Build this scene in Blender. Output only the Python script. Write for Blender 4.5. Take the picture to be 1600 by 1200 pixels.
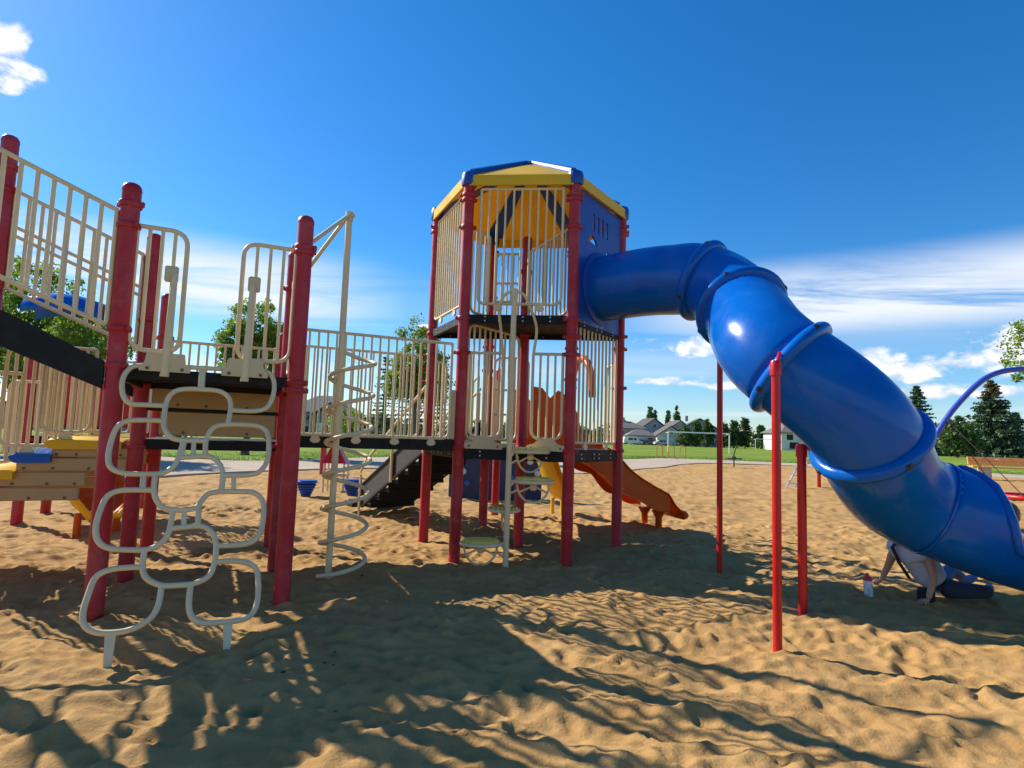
import bpy, bmesh, math, random
import numpy as np
from mathutils import Vector, Matrix

# ---------------------------------------------------------------- scene, camera, sky, sun
for o in list(bpy.data.objects): bpy.data.objects.remove(o, do_unlink=True)
scene = bpy.context.scene
COL = scene.collection
rad = math.radians
random.seed(7); RNG = np.random.default_rng(11)

CAM_H = 1.3575
cam_data = bpy.data.cameras.new('camera'); cam = bpy.data.objects.new('camera', cam_data); COL.objects.link(cam)
cam_data.sensor_width = 36.0; cam_data.lens = 917.7 / 1600 * 36.0
cam_data.clip_start = 0.05; cam_data.clip_end = 3000
pitch, roll = 0.0875, 0.0332
fwd = Vector((0, math.cos(pitch), math.sin(pitch))); up0 = Vector((0, -math.sin(pitch), math.cos(pitch))); rt0 = Vector((1, 0, 0))
rt = rt0 * math.cos(roll) + up0 * math.sin(roll); up = up0 * math.cos(roll) - rt0 * math.sin(roll)
mw = Matrix((rt, up, -fwd)).transposed().to_4x4(); mw.translation = Vector((0, 0, CAM_H)); cam.matrix_world = mw
scene.camera = cam

SHADOW_DIR = rad(-29.5); SUN_EL = rad(36.0)
sun_from = Vector((-math.cos(SHADOW_DIR) * math.cos(SUN_EL), -math.sin(SHADOW_DIR) * math.cos(SUN_EL), math.sin(SUN_EL)))
sl = bpy.data.lights.new('sun', 'SUN'); sl.energy = 5.0; sl.angle = rad(0.53); sl.color = (1.0, 0.94, 0.84)
so = bpy.data.objects.new('sun', sl); COL.objects.link(so); so.rotation_euler = sun_from.to_track_quat('Z', 'Y').to_euler(); so.location = (0, 0, 30)

scene.render.engine = 'CYCLES'
scene.view_settings.view_transform = 'Standard'; scene.view_settings.look = 'None'
scene.view_settings.gamma = 1.0; scene.view_settings.use_curve_mapping = False
scene.view_settings.exposure = 0.56
scene.render.resolution_x = 1024; scene.render.resolution_y = 768

world = bpy.data.worlds.new('World'); scene.world = world; world.use_nodes = True
def build_world():
    nt = world.node_tree; N = nt.nodes; L = nt.links; N.clear()
    out = N.new('ShaderNodeOutputWorld'); bg = N.new('ShaderNodeBackground'); L.new(bg.outputs[0], out.inputs[0])
    sky = N.new('ShaderNodeTexSky'); sky.sky_type = 'NISHITA'; sky.sun_disc = False
    sky.sun_elevation = SUN_EL; sky.sun_rotation = math.atan2(sun_from.x, sun_from.y)
    sky.altitude = 700; sky.air_density = 1.2; sky.dust_density = 0.40; sky.ozone_density = 8.0
    bg.inputs[1].default_value = 0.114
    hs = N.new('ShaderNodeHueSaturation'); hs.inputs['Saturation'].default_value = 1.22; hs.inputs['Value'].default_value = 1.0
    L.new(sky.outputs[0], hs.inputs['Color'])
    tc = N.new('ShaderNodeTexCoord'); sep = N.new('ShaderNodeSeparateXYZ'); L.new(tc.outputs['Generated'], sep.inputs[0])
    def M(op, a, b=None, c=None, clamp=False):
        n = N.new('ShaderNodeMath'); n.operation = op; n.use_clamp = clamp
        for i, x in enumerate((a, b, c)):
            if x is None: continue
            if isinstance(x, (int, float)): n.inputs[i].default_value = x
            else: L.new(x, n.inputs[i])
        return n.outputs[0]
    az = M('MULTIPLY', M('ARCTAN2', sep.outputs[0], sep.outputs[1]), 180 / math.pi)
    el = M('MULTIPLY', M('ARCSINE', sep.outputs[2]), 180 / math.pi)
    def comb(x, y, z=0.0):
        n = N.new('ShaderNodeCombineXYZ')
        for i, q in enumerate((x, y, z)):
            if isinstance(q, (int, float)): n.inputs[i].default_value = q
            else: L.new(q, n.inputs[i])
        return n.outputs[0]
    def noise(vec, scale, detail=6, rough=0.55, dist=0.0):
        n = N.new('ShaderNodeTexNoise'); n.inputs['Scale'].default_value = scale; n.inputs['Detail'].default_value = detail
        n.inputs['Roughness'].default_value = rough; n.inputs['Distortion'].default_value = dist; L.new(vec, n.inputs['Vector']); return n.outputs['Fac']
    def ramp(x, a, b):
        n = N.new('ShaderNodeMapRange'); n.interpolation_type = 'SMOOTHSTEP'; n.inputs['From Min'].default_value = a; n.inputs['From Max'].default_value = b
        L.new(x, n.inputs['Value']); return n.outputs[0]
    # thin cirrus on a high sheet (plane projection), streaky
    zc = M('MAXIMUM', sep.outputs[2], 0.03)
    px = M('DIVIDE', sep.outputs[0], zc); py = M('DIVIDE', sep.outputs[1], zc)
    cir = noise(comb(M('MULTIPLY', px, 0.42), M('MULTIPLY', py, 1.1), 3.7), 0.9, 8, 0.6, 0.5)
    cir2 = noise(comb(M('MULTIPLY', px, 0.25), M('MULTIPLY', py, 0.3), 9.1), 0.55, 3, 0.5)
    elband = M('MULTIPLY', ramp(el, 8.5, 11.5), M('SUBTRACT', 1.0, ramp(el, 13.0, 17.0)))
    azgap = M('MAXIMUM', ramp(M('ABSOLUTE', az), 7.0, 24.0), 0.10)
    cirrus = M('MULTIPLY', M('MULTIPLY', ramp(cir, 0.31, 0.56), elband), azgap)
    cirrus = M('MULTIPLY', cirrus, 0.95)
    # general faint veil towards the horizon
    veil = M('MULTIPLY', M('MULTIPLY', ramp(cir2, 0.48, 0.75), M('SUBTRACT', 1.0, ramp(el, 9.0, 15.0))), 0.45)
    # fair-weather cumulus, low down: puffs from noise in azimuth/elevation, flat bottoms
    cv = comb(M('MULTIPLY', az, 0.13), M('MULTIPLY', el, 0.24), 1.3)
    cn = noise(cv, 2.3, 9, 0.56, 0.25)
    def puff(a0, e0, wa, we, gain=1.0):
        da = M('DIVIDE', M('SUBTRACT', az, a0), wa); de = M('DIVIDE', M('SUBTRACT', el, e0), we)
        # flatter below the centre
        deb = M('MULTIPLY', de, M('ADD', 1.0, M('MULTIPLY', M('LESS_THAN', de, 0.0), 0.9)))
        r = M('ADD', M('MULTIPLY', da, da), M('MULTIPLY', deb, deb))
        return M('MULTIPLY', M('SUBTRACT', 1.0, r), gain)
    puffs = [(-43.2, 24.6, 2.6, 3.4), (15.6, 5.6, 4.2, 1.0), (17.0, 8.6, 4.8, 1.6), (20.6, 5.2, 2.6, 1.0), (33.0, 6.2, 4.8, 2.2), (40.8, 6.8, 6.0, 3.0), (37.0, 4.4, 5.2, 1.0), (-9.0, 10.2, 1.6, 0.25)]
    acc = None
    for p in puffs:
        m = puff(*p); acc = m if acc is None else M('MAXIMUM', acc, m)
    dens = M('ADD', M('MULTIPLY', M('MAXIMUM', acc, -1.5), 0.62), M('MULTIPLY', M('SUBTRACT', cn, 0.5), 2.6))
    lowband = M('MULTIPLY', ramp(el, 3.0, 4.5), M('SUBTRACT', 1.0, ramp(el, 7.0, 9.5)))
    gen = M('MULTIPLY', M('MULTIPLY', ramp(cn, 0.56, 0.66), lowband), ramp(M('ABSOLUTE', az), 46.0, 50.0))
    cum = M('MAXIMUM', ramp(dens, 0.12, 0.55), gen)
    fine = noise(cv, 4.6, 7, 0.62, 0.2)
    # cumulus shade: greyer undersides
    shade = N.new('ShaderNodeMixRGB'); shade.inputs[1].default_value = (3.6, 4.4, 5.6, 1); shade.inputs[2].default_value = (6.6, 6.7, 6.8, 1)
    L.new(ramp(M('ADD', M('MULTIPLY', fine, 0.8), M('MULTIPLY', dens, 0.35)), 0.38, 0.72), shade.inputs[0])
    m1 = N.new('ShaderNodeMixRGB'); L.new(hs.outputs[0], m1.inputs[1]); m1.inputs[2].default_value = (5.6, 5.9, 6.3, 1)
    L.new(M('MAXIMUM', cirrus, veil), m1.inputs[0])
    m2 = N.new('ShaderNodeMixRGB'); L.new(m1.outputs[0], m2.inputs[1]); L.new(shade.outputs[0], m2.inputs[2]); L.new(cum, m2.inputs[0])
    L.new(m2.outputs[0], bg.inputs[0])
build_world()

# ---------------------------------------------------------------- materials
MATS = {}
def mat(name, col, rough=0.5, var=0.0, vscale=6.0, bump=0.0, bscale=80.0, metallic=0.0, col2=None, mixscale=2.0, mixlo=0.5, mixhi=0.7, coat=0.0, spec=0.5, translucent=0.0, dirt=None, attr=False):
    if name in MATS: return MATS[name]
    m = bpy.data.materials.new(name); m.use_nodes = True; MATS[name] = m
    nt = m.node_tree; N = nt.nodes; L = nt.links; b = N['Principled BSDF']
    b.inputs['Roughness'].default_value = rough; b.inputs['Metallic'].default_value = metallic
    b.inputs['Specular IOR Level'].default_value = spec
    if coat: b.inputs['Coat Weight'].default_value = coat; b.inputs['Coat Roughness'].default_value = 0.08
    tc = N.new('ShaderNodeTexCoord')
    def noise(scale, detail=5, rough_=0.55):
        n = N.new('ShaderNodeTexNoise'); n.inputs['Scale'].default_value = scale; n.inputs['Detail'].default_value = detail; n.inputs['Roughness'].default_value = rough_
        L.new(tc.outputs['Object'], n.inputs['Vector']); return n
    rgb = N.new('ShaderNodeRGB'); rgb.outputs[0].default_value = (*col, 1); src = rgb.outputs[0]
    if col2 is not None:
        n = noise(mixscale); mr = N.new('ShaderNodeMapRange'); mr.inputs['From Min'].default_value = mixlo; mr.inputs['From Max'].default_value = mixhi; L.new(n.outputs['Fac'], mr.inputs['Value'])
        mx = N.new('ShaderNodeMixRGB'); L.new(mr.outputs[0], mx.inputs[0]); L.new(src, mx.inputs[1]); mx.inputs[2].default_value = (*col2, 1); src = mx.outputs[0]
    if attr:
        at = N.new('ShaderNodeAttribute'); at.attribute_name = 'tint'
        mx = N.new('ShaderNodeMixRGB'); mx.blend_type = 'MULTIPLY'; mx.inputs[0].default_value = 1; L.new(src, mx.inputs[1]); L.new(at.outputs['Color'], mx.inputs[2]); src = mx.outputs[0]
    if var:
        n = noise(vscale, 6); hs = N.new('ShaderNodeHueSaturation'); mr = N.new('ShaderNodeMapRange'); mr.inputs['From Min'].default_value = 0.3; mr.inputs['From Max'].default_value = 0.7
        mr.inputs['To Min'].default_value = 1 - var; mr.inputs['To Max'].default_value = 1 + var; L.new(n.outputs['Fac'], mr.inputs['Value']); L.new(mr.outputs[0], hs.inputs['Value']); L.new(src, hs.inputs['Color']); src = hs.outputs[0]
        mr2 = N.new('ShaderNodeMapRange'); mr2.inputs['From Min'].default_value = 0.3; mr2.inputs['From Max'].default_value = 0.7; mr2.inputs['To Min'].default_value = max(0.03, rough - 0.12); mr2.inputs['To Max'].default_value = min(1, rough + 0.15)
        L.new(n.outputs['Fac'], mr2.inputs['Value']); L.new(mr2.outputs[0], b.inputs['Roughness'])
    if dirt is not None:   # sandy dust rubbed into the surface in patches
        n = noise(9.0, 8, 0.65); mr = N.new('ShaderNodeMapRange'); mr.inputs['From Min'].default_value = 0.54; mr.inputs['From Max'].default_value = 0.78; mr.inputs['To Max'].default_value = dirt; L.new(n.outputs['Fac'], mr.inputs['Value'])
        mx = N.new('ShaderNodeMixRGB'); L.new(mr.outputs[0], mx.inputs[0]); L.new(src, mx.inputs[1]); mx.inputs[2].default_value = (0.45, 0.33, 0.22, 1); src = mx.outputs[0]
    L.new(src, b.inputs['Base Color'])
    if bump:
        n = noise(bscale, 4); bp = N.new('ShaderNodeBump'); bp.inputs['Strength'].default_value = bump; bp.inputs['Distance'].default_value = 0.01; L.new(n.outputs['Fac'], bp.inputs['Height']); L.new(bp.outputs[0], b.inputs['Normal'])
    if translucent:
        tr = N.new('ShaderNodeBsdfTranslucent'); L.new(src, tr.inputs[0]); ms = N.new('ShaderNodeMixShader'); ms.inputs[0].default_value = translucent
        L.new(b.outputs[0], ms.inputs[1]); L.new(tr.outputs[0], ms.inputs[2]); L.new(ms.outputs[0], N['Material Output'].inputs[0])
    return m

RED = mat('red_post_paint', (0.40, 0.014, 0.022), 0.42, 0.14, 3.0, 0.05, 60, col2=(0.40, 0.07, 0.10), mixscale=2.6, mixlo=0.42, mixhi=0.85, dirt=0.22, spec=0.32)
RED2 = mat('bright_red_paint', (0.52, 0.010, 0.010), 0.32, 0.10, 4.0, 0.03, 60, dirt=0.05, spec=0.4)
CREAM = mat('cream_bar_coating', (0.72, 0.58, 0.335), 0.42, 0.07, 5.0, 0.04, 90, dirt=0.16, spec=0.4)
CREAMP = mat('cream_plastic', (0.60, 0.465, 0.25), 0.42, 0.06, 4.0, 0.03, 60)
BLACK = mat('black_deck_coating', (0.007, 0.007, 0.0075), 0.6, 0.2, 12, 0.15, 220, dirt=0.03, spec=0.3)
GREYDECK = mat('grey_deck_coating', (0.022, 0.020, 0.019), 0.65, 0.2, 10, 0.15, 200, dirt=0.12, spec=0.3)
BLUE = mat('blue_slide_plastic', (0.001, 0.100, 0.44), 0.20, 0.07, 3.5, 0.012, 24, spec=0.27, col2=(0.004, 0.130, 0.50), mixscale=1.6, mixlo=0.5, mixhi=0.75, dirt=0.025)
BLUE2 = mat('blue_panel_plastic', (0.004, 0.06, 0.33), 0.42, 0.08, 3.0, 0.02, 50)
YEL = mat('yellow_roof_plastic', (0.86, 0.54, 0.025), 0.42, 0.06, 2.0, 0.02, 40, spec=0.28, translucent=0.22)
ORANGE = mat('orange_slide_plastic', (0.72, 0.135, 0.010), 0.32, 0.08, 3.0, 0.02, 40, spec=0.35, translucent=0.3)
TAN = mat('tan_board_plastic', (0.46, 0.30, 0.135), 0.45, 0.09, 3.0, 0.05, 70, dirt=0.2)
STEEL = mat('galvanised_steel', (0.55, 0.55, 0.55), 0.35, 0.1, 8, 0.03, 80, metallic=1.0)
WHITE = mat('white_paint', (0.78, 0.78, 0.77), 0.4, 0.05, 6)
BOLT = mat('dark_bolt_metal', (0.09, 0.085, 0.08), 0.4, 0.1, 20, metallic=0.8)

# ---------------------------------------------------------------- mesh helpers
def V3(p, z=None):
    return Vector((p[0], p[1], p[2] if z is None else z))
class MB:
    def __init__(s): s.v = []; s.f = []; s.mi = []; s.cur = 0
    def add(s, verts, faces):
        k = len(s.v); s.v += [tuple(q) for q in verts]; s.f += [[i + k for i in f] for f in faces]; s.mi += [s.cur] * len(faces); return s
    def box(s, c, ax, ay, az):
        c, ax, ay, az = map(Vector, (c, ax, ay, az))
        vs = [c + ax * i + ay * j + az * k for k in (-1, 1) for j in (-1, 1) for i in (-1, 1)]
        return s.add(vs, [(0, 2, 3, 1), (4, 5, 7, 6), (0, 1, 5, 4), (2, 6, 7, 3), (0, 4, 6, 2), (1, 3, 7, 5)])
    def bevbox(s, c, ax, ay, az, b=0.01):
        # box with chamfered edges: convex hull of 24 points
        c, ax, ay, az = map(Vector, (c, ax, ay, az)); bm = bmesh.new()
        def red(a): l = a.length; return a * max(0.0, (l - b) / l)
        for i in (-1, 1):
            for j in (-1, 1):
                for k in (-1, 1):
                    bm.verts.new(c + ax * i + red(ay) * j + red(az) * k); bm.verts.new(c + red(ax) * i + ay * j + red(az) * k); bm.verts.new(c + red(ax) * i + red(ay) * j + az * k)
        bmesh.ops.convex_hull(bm, input=bm.verts[:]); bm.verts.index_update()
        s.add([v.co[:] for v in bm.verts], [[v.index for v in f.verts] for f in bm.faces]); bm.free(); return s
    def tube(s, path, r, n=10, closed=False, caps=True, dome=False):
        P = [Vector(p) for p in path]; m = len(P)
        rr = r if isinstance(r, (list, tuple)) else [r] * m
        T = []
        for i in range(m):
            a = P[(i - 1) % m] if (closed or i > 0) else P[i]; b = P[(i + 1) % m] if (closed or i < m - 1) else P[i]
            t = (b - a); T.append(t.normalized() if t.length > 1e-9 else Vector((0, 0, 1)))
        ref = Vector((0, 0, 1)) if abs(T[0].z) < 0.9 else Vector((1, 0, 0))
        nrm = (ref - T[0] * ref.dot(T[0])).normalized(); F = [nrm]
        for i in range(1, m):
            q = F[-1] - T[i] * F[-1].dot(T[i]); F.append(q.normalized() if q.length > 1e-6 else F[-1])
        vs = []
        for i in range(m):
            bn = T[i].cross(F[i])
            for k in range(n):
                a = 2 * math.pi * k / n; vs.append(P[i] + (F[i] * math.cos(a) + bn * math.sin(a)) * rr[i])
        fs = []
        for i in range(m - (0 if closed else 1)):
            j = (i + 1) % m
            for k in range(n):
                l = (k + 1) % n; fs.append((i * n + k, i * n + l, j * n + l, j * n + k))
        if not closed and caps:
            fs.append(tuple(range(n - 1, -1, -1))); fs.append(tuple((m - 1) * n + k for k in range(n)))
        return s.add(vs, fs)
    def lathe(s, prof, base=(0, 0, 0), n=16, axis=(0, 0, 1)):
        ax = Vector(axis).normalized(); ref = Vector((1, 0, 0)) if abs(ax.x) < 0.9 else Vector((0, 1, 0)); e1 = (ref - ax * ref.dot(ax)).normalized(); e2 = ax.cross(e1); B = Vector(base)
        vs = []; idx = []
        for r, z in prof:
            if r < 1e-6: idx.append([len(vs)]); vs.append(B + ax * z)
            else:
                idx.append(list(range(len(vs), len(vs) + n)))
                for k in range(n): a = 2 * math.pi * k / n; vs.append(B + ax * z + (e1 * math.cos(a) + e2 * math.sin(a)) * r)
        fs = []
        for a, b in zip(idx[:-1], idx[1:]):
            for k in range(n):
                l = (k + 1) % n
                if len(a) == 1 and len(b) == 1: continue
                if len(a) == 1: fs.append((a[0], b[l], b[k]))
                elif len(b) == 1: fs.append((a[k], a[l], b[0]))
                else: fs.append((a[k], a[l], b[l], b[k]))
        if len(idx[0]) > 1: fs.append(tuple(reversed(idx[0])))
        if len(idx[-1]) > 1: fs.append(tuple(idx[-1]))
        return s.add(vs, fs)
    def prism(s, poly, ext):
        P = [Vector(p) for p in poly]; e = Vector(ext); n = len(P)
        return s.add(P + [p + e for p in P], [tuple(range(n - 1, -1, -1)), tuple(range(n, 2 * n))] + [(i, (i + 1) % n, n + (i + 1) % n, n + i) for i in range(n)])
    def build(s, name, mats, parent=None, smooth=38, fix=True):
        me = bpy.data.meshes.new(name); me.from_pydata(s.v, [], s.f)
        mats = mats if isinstance(mats, (list, tuple)) else [mats]
        for m in mats: me.materials.append(m)
        if len(mats) > 1: me.polygons.foreach_set('material_index', s.mi)
        if fix and len(s.f) < 60000:
            bm = bmesh.new(); bm.from_mesh(me); bmesh.ops.recalc_face_normals(bm, faces=bm.faces); bm.to_mesh(me); bm.free()
        if smooth:
            me.polygons.foreach_set('use_smooth', [True] * len(me.polygons)); me.set_sharp_from_angle(angle=rad(smooth))
        me.update()
        return link(bpy.data.objects.new(name, me), parent)
def link(o, parent=None):
    COL.objects.link(o)
    if parent is not None:
        o.parent = parent
        if parent.parent is None and parent.type == 'EMPTY': o.matrix_parent_inverse = Matrix.Translation(-parent.location)
    return o
def tag(o, label, cat=None, group=None, kind=None):
    if label: o['label'] = label
    if cat: o['category'] = cat
    if group: o['group'] = group
    if kind: o['kind'] = kind
    return o
def thing(name, label, cat, loc=(0, 0, 0), group=None):
    o = bpy.data.objects.new(name, None); o.empty_display_size = 0.2; o.location = loc; COL.objects.link(o); return tag(o, label, cat, group)
def smoothpath(pts, sub=5, closed=False):
    P = [Vector(p) for p in pts]; n = len(P); out = []
    rng = range(n if closed else n - 1)
    for i in rng:
        p0 = P[(i - 1) % n] if (closed or i > 0) else P[0] * 2 - P[1]; p1 = P[i]; p2 = P[(i + 1) % n]; p3 = P[(i + 2) % n] if (closed or i < n - 2) else P[-1] * 2 - P[-2]
        for k in range(sub):
            t = k / sub; out.append(0.5 * ((2 * p1) + (p2 - p0) * t + (2 * p0 - 5 * p1 + 4 * p2 - p3) * t * t + (3 * p1 - p0 - 3 * p2 + p3) * t ** 3))
    if not closed: out.append(P[-1])
    return out
def roundpath(pts, rs, seg=5, closed=True):
    """polyline with each corner rounded by its radius"""
    P = [Vector(p) for p in pts]; n = len(P); out = []
    for i in range(n):
        r = rs[i] if isinstance(rs, (list, tuple)) else rs
        if (not closed and i in (0, n - 1)) or r <= 1e-6: out.append(P[i]); continue
        a = P[(i - 1) % n] - P[i]; b = P[(i + 1) % n] - P[i]; la, lb = a.length, b.length; a.normalize(); b.normalize(); r_ = min(r, la * 0.49, lb * 0.49)
        p1 = P[i] + a * r_; p2 = P[i] + b * r_
        for k in range(seg + 1):
            t = k / seg; out.append(p1 * (1 - t) ** 2 + P[i] * 2 * t * (1 - t) + p2 * t * t)
    return out

# ---------------------------------------------------------------- ground: sand pit, concrete path, grass field
PIT = [(-12.5, -6), (-12.8, 5), (-11.4, 10.5), (-9.2, 14.4), (-8.6, 16.2), (-7.6, 18.1), (-6.4, 19.8), (-4.6, 21.6), (-2.5, 22.3), (0.5, 22.2), (2.6, 22.3), (4.6, 24.6), (6.0, 27.2), (7.9, 30.0), (9.6, 33.6), (12.2, 37.2), (15, 38.4), (17.4, 38.2), (19.6, 36.8), (22.6, 34.4), (26, 30.8), (28.5, 26), (30, 20), (30.5, 8), (30, -6)]
OUT = [(-28, -6), (-27, 5), (-25, 14), (-20, 21), (-15.5, 24.2), (-11.6, 23.0), (-9.4, 23.8), (-8.4, 26.6), (-6.2, 31), (-3.6, 35), (1, 36.8), (7, 38.8), (11.6, 44.5), (15, 44.6), (19.5, 43.4), (22.5, 41.5), (26, 38.6), (29.8, 35.6), (32.5, 30), (34, 20), (35, 8), (35, -6)]
def resample(pl, n):
    P = smoothpath([(x, y, 0) for x, y in pl], 6); d = [0]
    for a, b in zip(P[:-1], P[1:]): d.append(d[-1] + (b - a).length)
    xs = np.interp(np.linspace(0, d[-1], n), d, [p.x for p in P]); ys = np.interp(np.linspace(0, d[-1], n), d, [p.y for p in P]); return np.stack([xs, ys], 1)
PIT_R = resample(PIT, 160); OUT_R = resample(OUT, 160)
LAT = RNG.random((8, 256, 256))
def vnoise(x, y, s, k):
    x = x / s; y = y / s; xi = np.floor(x).astype(int); yi = np.floor(y).astype(int); fx = x - xi; fy = y - yi
    fx = fx * fx * fx * (fx * (fx * 6 - 15) + 10); fy = fy * fy * fy * (fy * (fy * 6 - 15) + 10); T = LAT[k]
    a = T[xi & 255, yi & 255]; b = T[(xi + 1) & 255, yi & 255]; c = T[xi & 255, (yi + 1) & 255]; d = T[(xi + 1) & 255, (yi + 1) & 255]
    return (a * (1 - fx) + b * fx) * (1 - fy) + (c * (1 - fx) + d * fx) * fy - 0.5
def build_sand():
    ys = [-6.0, -4.5, -3.0, -2.0, -1.0, -0.3, 0.3]; y = 0.6
    while y < 42: ys.append(y); y += max(0.02, 0.0032 * y) if y < 12 else 0.011 * (y - 8.5)
    ys = np.array(ys)
    xs = []; x = 0.0
    while x < 37: xs.append(x); x += 0.024 if x < 4.5 else (0.036 if x < 8 else 0.036 + (x - 8) * 0.010)
    xp = np.array(xs); xn = xp[(xp > 0) & (xp < 26)]; xs = np.concatenate([-xn[::-1], xp])
    X, Y = np.meshgrid(xs, ys)
    wx = X + 0.10 * vnoise(X, Y, 0.45, 6); wy = Y + 0.10 * vnoise(X, Y, 0.45, 7)
    H = 0.070 * vnoise(wx, wy, 1.9, 0) + 0.052 * vnoise(wx, wy, 0.62, 1) + 0.044 * vnoise(wx * 0.6 + wy * 0.35, wy * 1.1, 0.25, 2) - 0.046 * np.abs(vnoise(wx * 0.7 - wy * 0.2, wy, 0.42, 5))
    n3 = vnoise(wx, wy, 0.15, 3); H += 0.016 * n3 - 0.012 * np.abs(n3) + 0.007 * vnoise(X, Y, 0.07, 4)
    # foot prints and scoops: elongated pits with pushed-up rims
    def stamp(cx, cy, ra, rb, ang, dep):
        R = max(ra, rb) * 2.0; i0, i1 = np.searchsorted(xs, (cx - R, cx + R)); j0, j1 = np.searchsorted(ys, (cy - R, cy + R))
        if i1 - i0 < 2 or j1 - j0 < 2: return
        dx = X[j0:j1, i0:i1] - cx; dy = Y[j0:j1, i0:i1] - cy; ca, sa = math.cos(ang), math.sin(ang)
        q = ((dx * ca + dy * sa) / ra) ** 2 + ((-dx * sa + dy * ca) / rb) ** 2
        H[j0:j1, i0:i1] += dep * (-np.exp(-q * 1.3) + 0.62 * np.exp(-((np.sqrt(q) - 1.35) ** 2) * 7))
    for k in range(5200):
        cy = 0.8 + 9.5 * random.random() ** 0.8; cx = random.uniform(-7, 9); a = random.uniform(0, 3.14)
        stamp(cx, cy, random.uniform(0.07, 0.15), random.uniform(0.045, 0.075), a, random.uniform(0.006, 0.017) * (1.6 if k % 9 == 0 else 1))
    for k in range(9000):   # small crisp dents near the camera
        cy = 0.9 + 6.5 * random.random() ** 0.9; cx = random.uniform(-0.98, 0.98) * (cy + 0.3)
        stamp(cx, cy, random.uniform(0.035, 0.075), random.uniform(0.028, 0.05), random.uniform(0, 3.14), random.uniform(0.002, 0.008))
    for k in range(9000):
        cy = random.uniform(9, 38); cx = random.uniform(-12, 29)
        stamp(cx, cy, random.uniform(0.10, 0.20), random.uniform(0.08, 0.13), random.uniform(0, 3.14), random.uniform(0.008, 0.020))
    # scooped hollows around well used spots and a mound at the stair foot
    for cx, cy, r, d in ((-1.75, 10.6, 0.55, -0.16), (2.7, 9.5, 0.5, 0.05), (-2.0, 3.6, 0.5, 0.03), (4.6, 5.2, 0.6, 0.03)):
        H -= d * np.exp(-(((X - cx) ** 2 + (Y - cy) ** 2) / r ** 2))
    # sink the sheet under the path outside the pit
    sd = np.full(X.shape, 1e9); inside = np.zeros(X.shape, bool); pl = np.concatenate([PIT_R, [PIT_R[0]]])[::4]; pl = np.concatenate([pl, [pl[0]]])
    for (x1, y1), (x2, y2) in zip(pl[:-1], pl[1:]):
        ex, ey = x2 - x1, y2 - y1; l2 = ex * ex + ey * ey + 1e-12; t = np.clip(((X - x1) * ex + (Y - y1) * ey) / l2, 0, 1); sd = np.minimum(sd, np.hypot(X - x1 - t * ex, Y - y1 - t * ey))
        if abs(ey) > 1e-9: inside ^= ((y1 > Y) != (y2 > Y)) & (X < ex * (Y - y1) / ey + x1)
    sd = np.where(inside, sd, -sd)
    H = H * np.clip(sd / 1.2 + 0.25, 0.1, 1) - 0.22 * np.clip(-sd / 0.5, 0, 1)
    ny, nx = X.shape; co = np.stack([X, Y, H], -1).reshape(-1, 3).astype(np.float32)
    idx = np.arange(ny * nx).reshape(ny, nx); q = np.stack([idx[:-1, :-1], idx[:-1, 1:], idx[1:, 1:], idx[1:, :-1]], -1).reshape(-1, 4)
    keep = (sd.reshape(-1)[q] > -1.5).any(1); q = q[keep]
    me = bpy.data.meshes.new('sand'); me.vertices.add(len(co)); me.vertices.foreach_set('co', co.ravel()); me.loops.add(q.size); me.loops.foreach_set('vertex_index', q.ravel().astype(np.int32))
    me.polygons.add(len(q)); me.polygons.foreach_set('loop_start', np.arange(0, q.size, 4, dtype=np.int32)); me.polygons.foreach_set('use_smooth', np.ones(len(q), bool)); me.update(calc_edges=True); me.validate()
    o = bpy.data.objects.new('sand', me); COL.objects.link(o); o['kind'] = 'structure'
    m = bpy.data.materials.new('sand_grain'); m.use_nodes = True; nt = m.node_tree; N = nt.nodes; L = nt.links; b = N['Principled BSDF']; b.inputs['Roughness'].default_value = 0.95; b.inputs['Specular IOR Level'].default_value = 0.15
    tc = N.new('ShaderNodeTexCoord')
    def noise(s, d=5, r=0.6):
        n = N.new('ShaderNodeTexNoise'); n.inputs['Scale'].default_value = s; n.inputs['Detail'].default_value = d; n.inputs['Roughness'].default_value = r; L.new(tc.outputs['Object'], n.inputs['Vector']); return n
    r1 = N.new('ShaderNodeValToRGB'); n1 = noise(2.1, 6); L.new(n1.outputs['Fac'], r1.inputs[0]); r1.color_ramp.elements[0].position = 0.3; r1.color_ramp.elements[0].color = (0.385, 0.216, 0.074, 1); r1.color_ramp.elements[1].position = 0.7; r1.color_ramp.elements[1].color = (0.495, 0.298, 0.114, 1)
    n2 = noise(420, 3, 0.7); mr = N.new('ShaderNodeMapRange'); mr.inputs['From Min'].default_value = 0.3; mr.inputs['From Max'].default_value = 0.7; mr.inputs['To Min'].default_value = 0.80; mr.inputs['To Max'].default_value = 1.2; L.new(n2.outputs['Fac'], mr.inputs['Value'])
    hs = N.new('ShaderNodeHueSaturation'); L.new(r1.outputs[0], hs.inputs['Color']); L.new(mr.outputs[0], hs.inputs['Value']); L.new(hs.outputs[0], b.inputs['Base Color'])
    n3_ = noise(55, 6, 0.65); bp = N.new('ShaderNodeBump'); bp.inputs['Strength'].default_value = 0.7; bp.inputs['Distance'].default_value = 0.012; L.new(n3_.outputs['Fac'], bp.inputs['Height'])
    bp2 = N.new('ShaderNodeBump'); bp2.inputs['Strength'].default_value = 0.6; bp2.inputs['Distance'].default_value = 0.003; L.new(n2.outputs['Fac'], bp2.inputs['Height']); L.new(bp.outputs[0], bp2.inputs['Normal']); L.new(bp2.outputs[0], b.inputs['Normal'])
    me.materials.append(m)
    return xs, ys, H
SX, SY, SH = build_sand()
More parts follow.
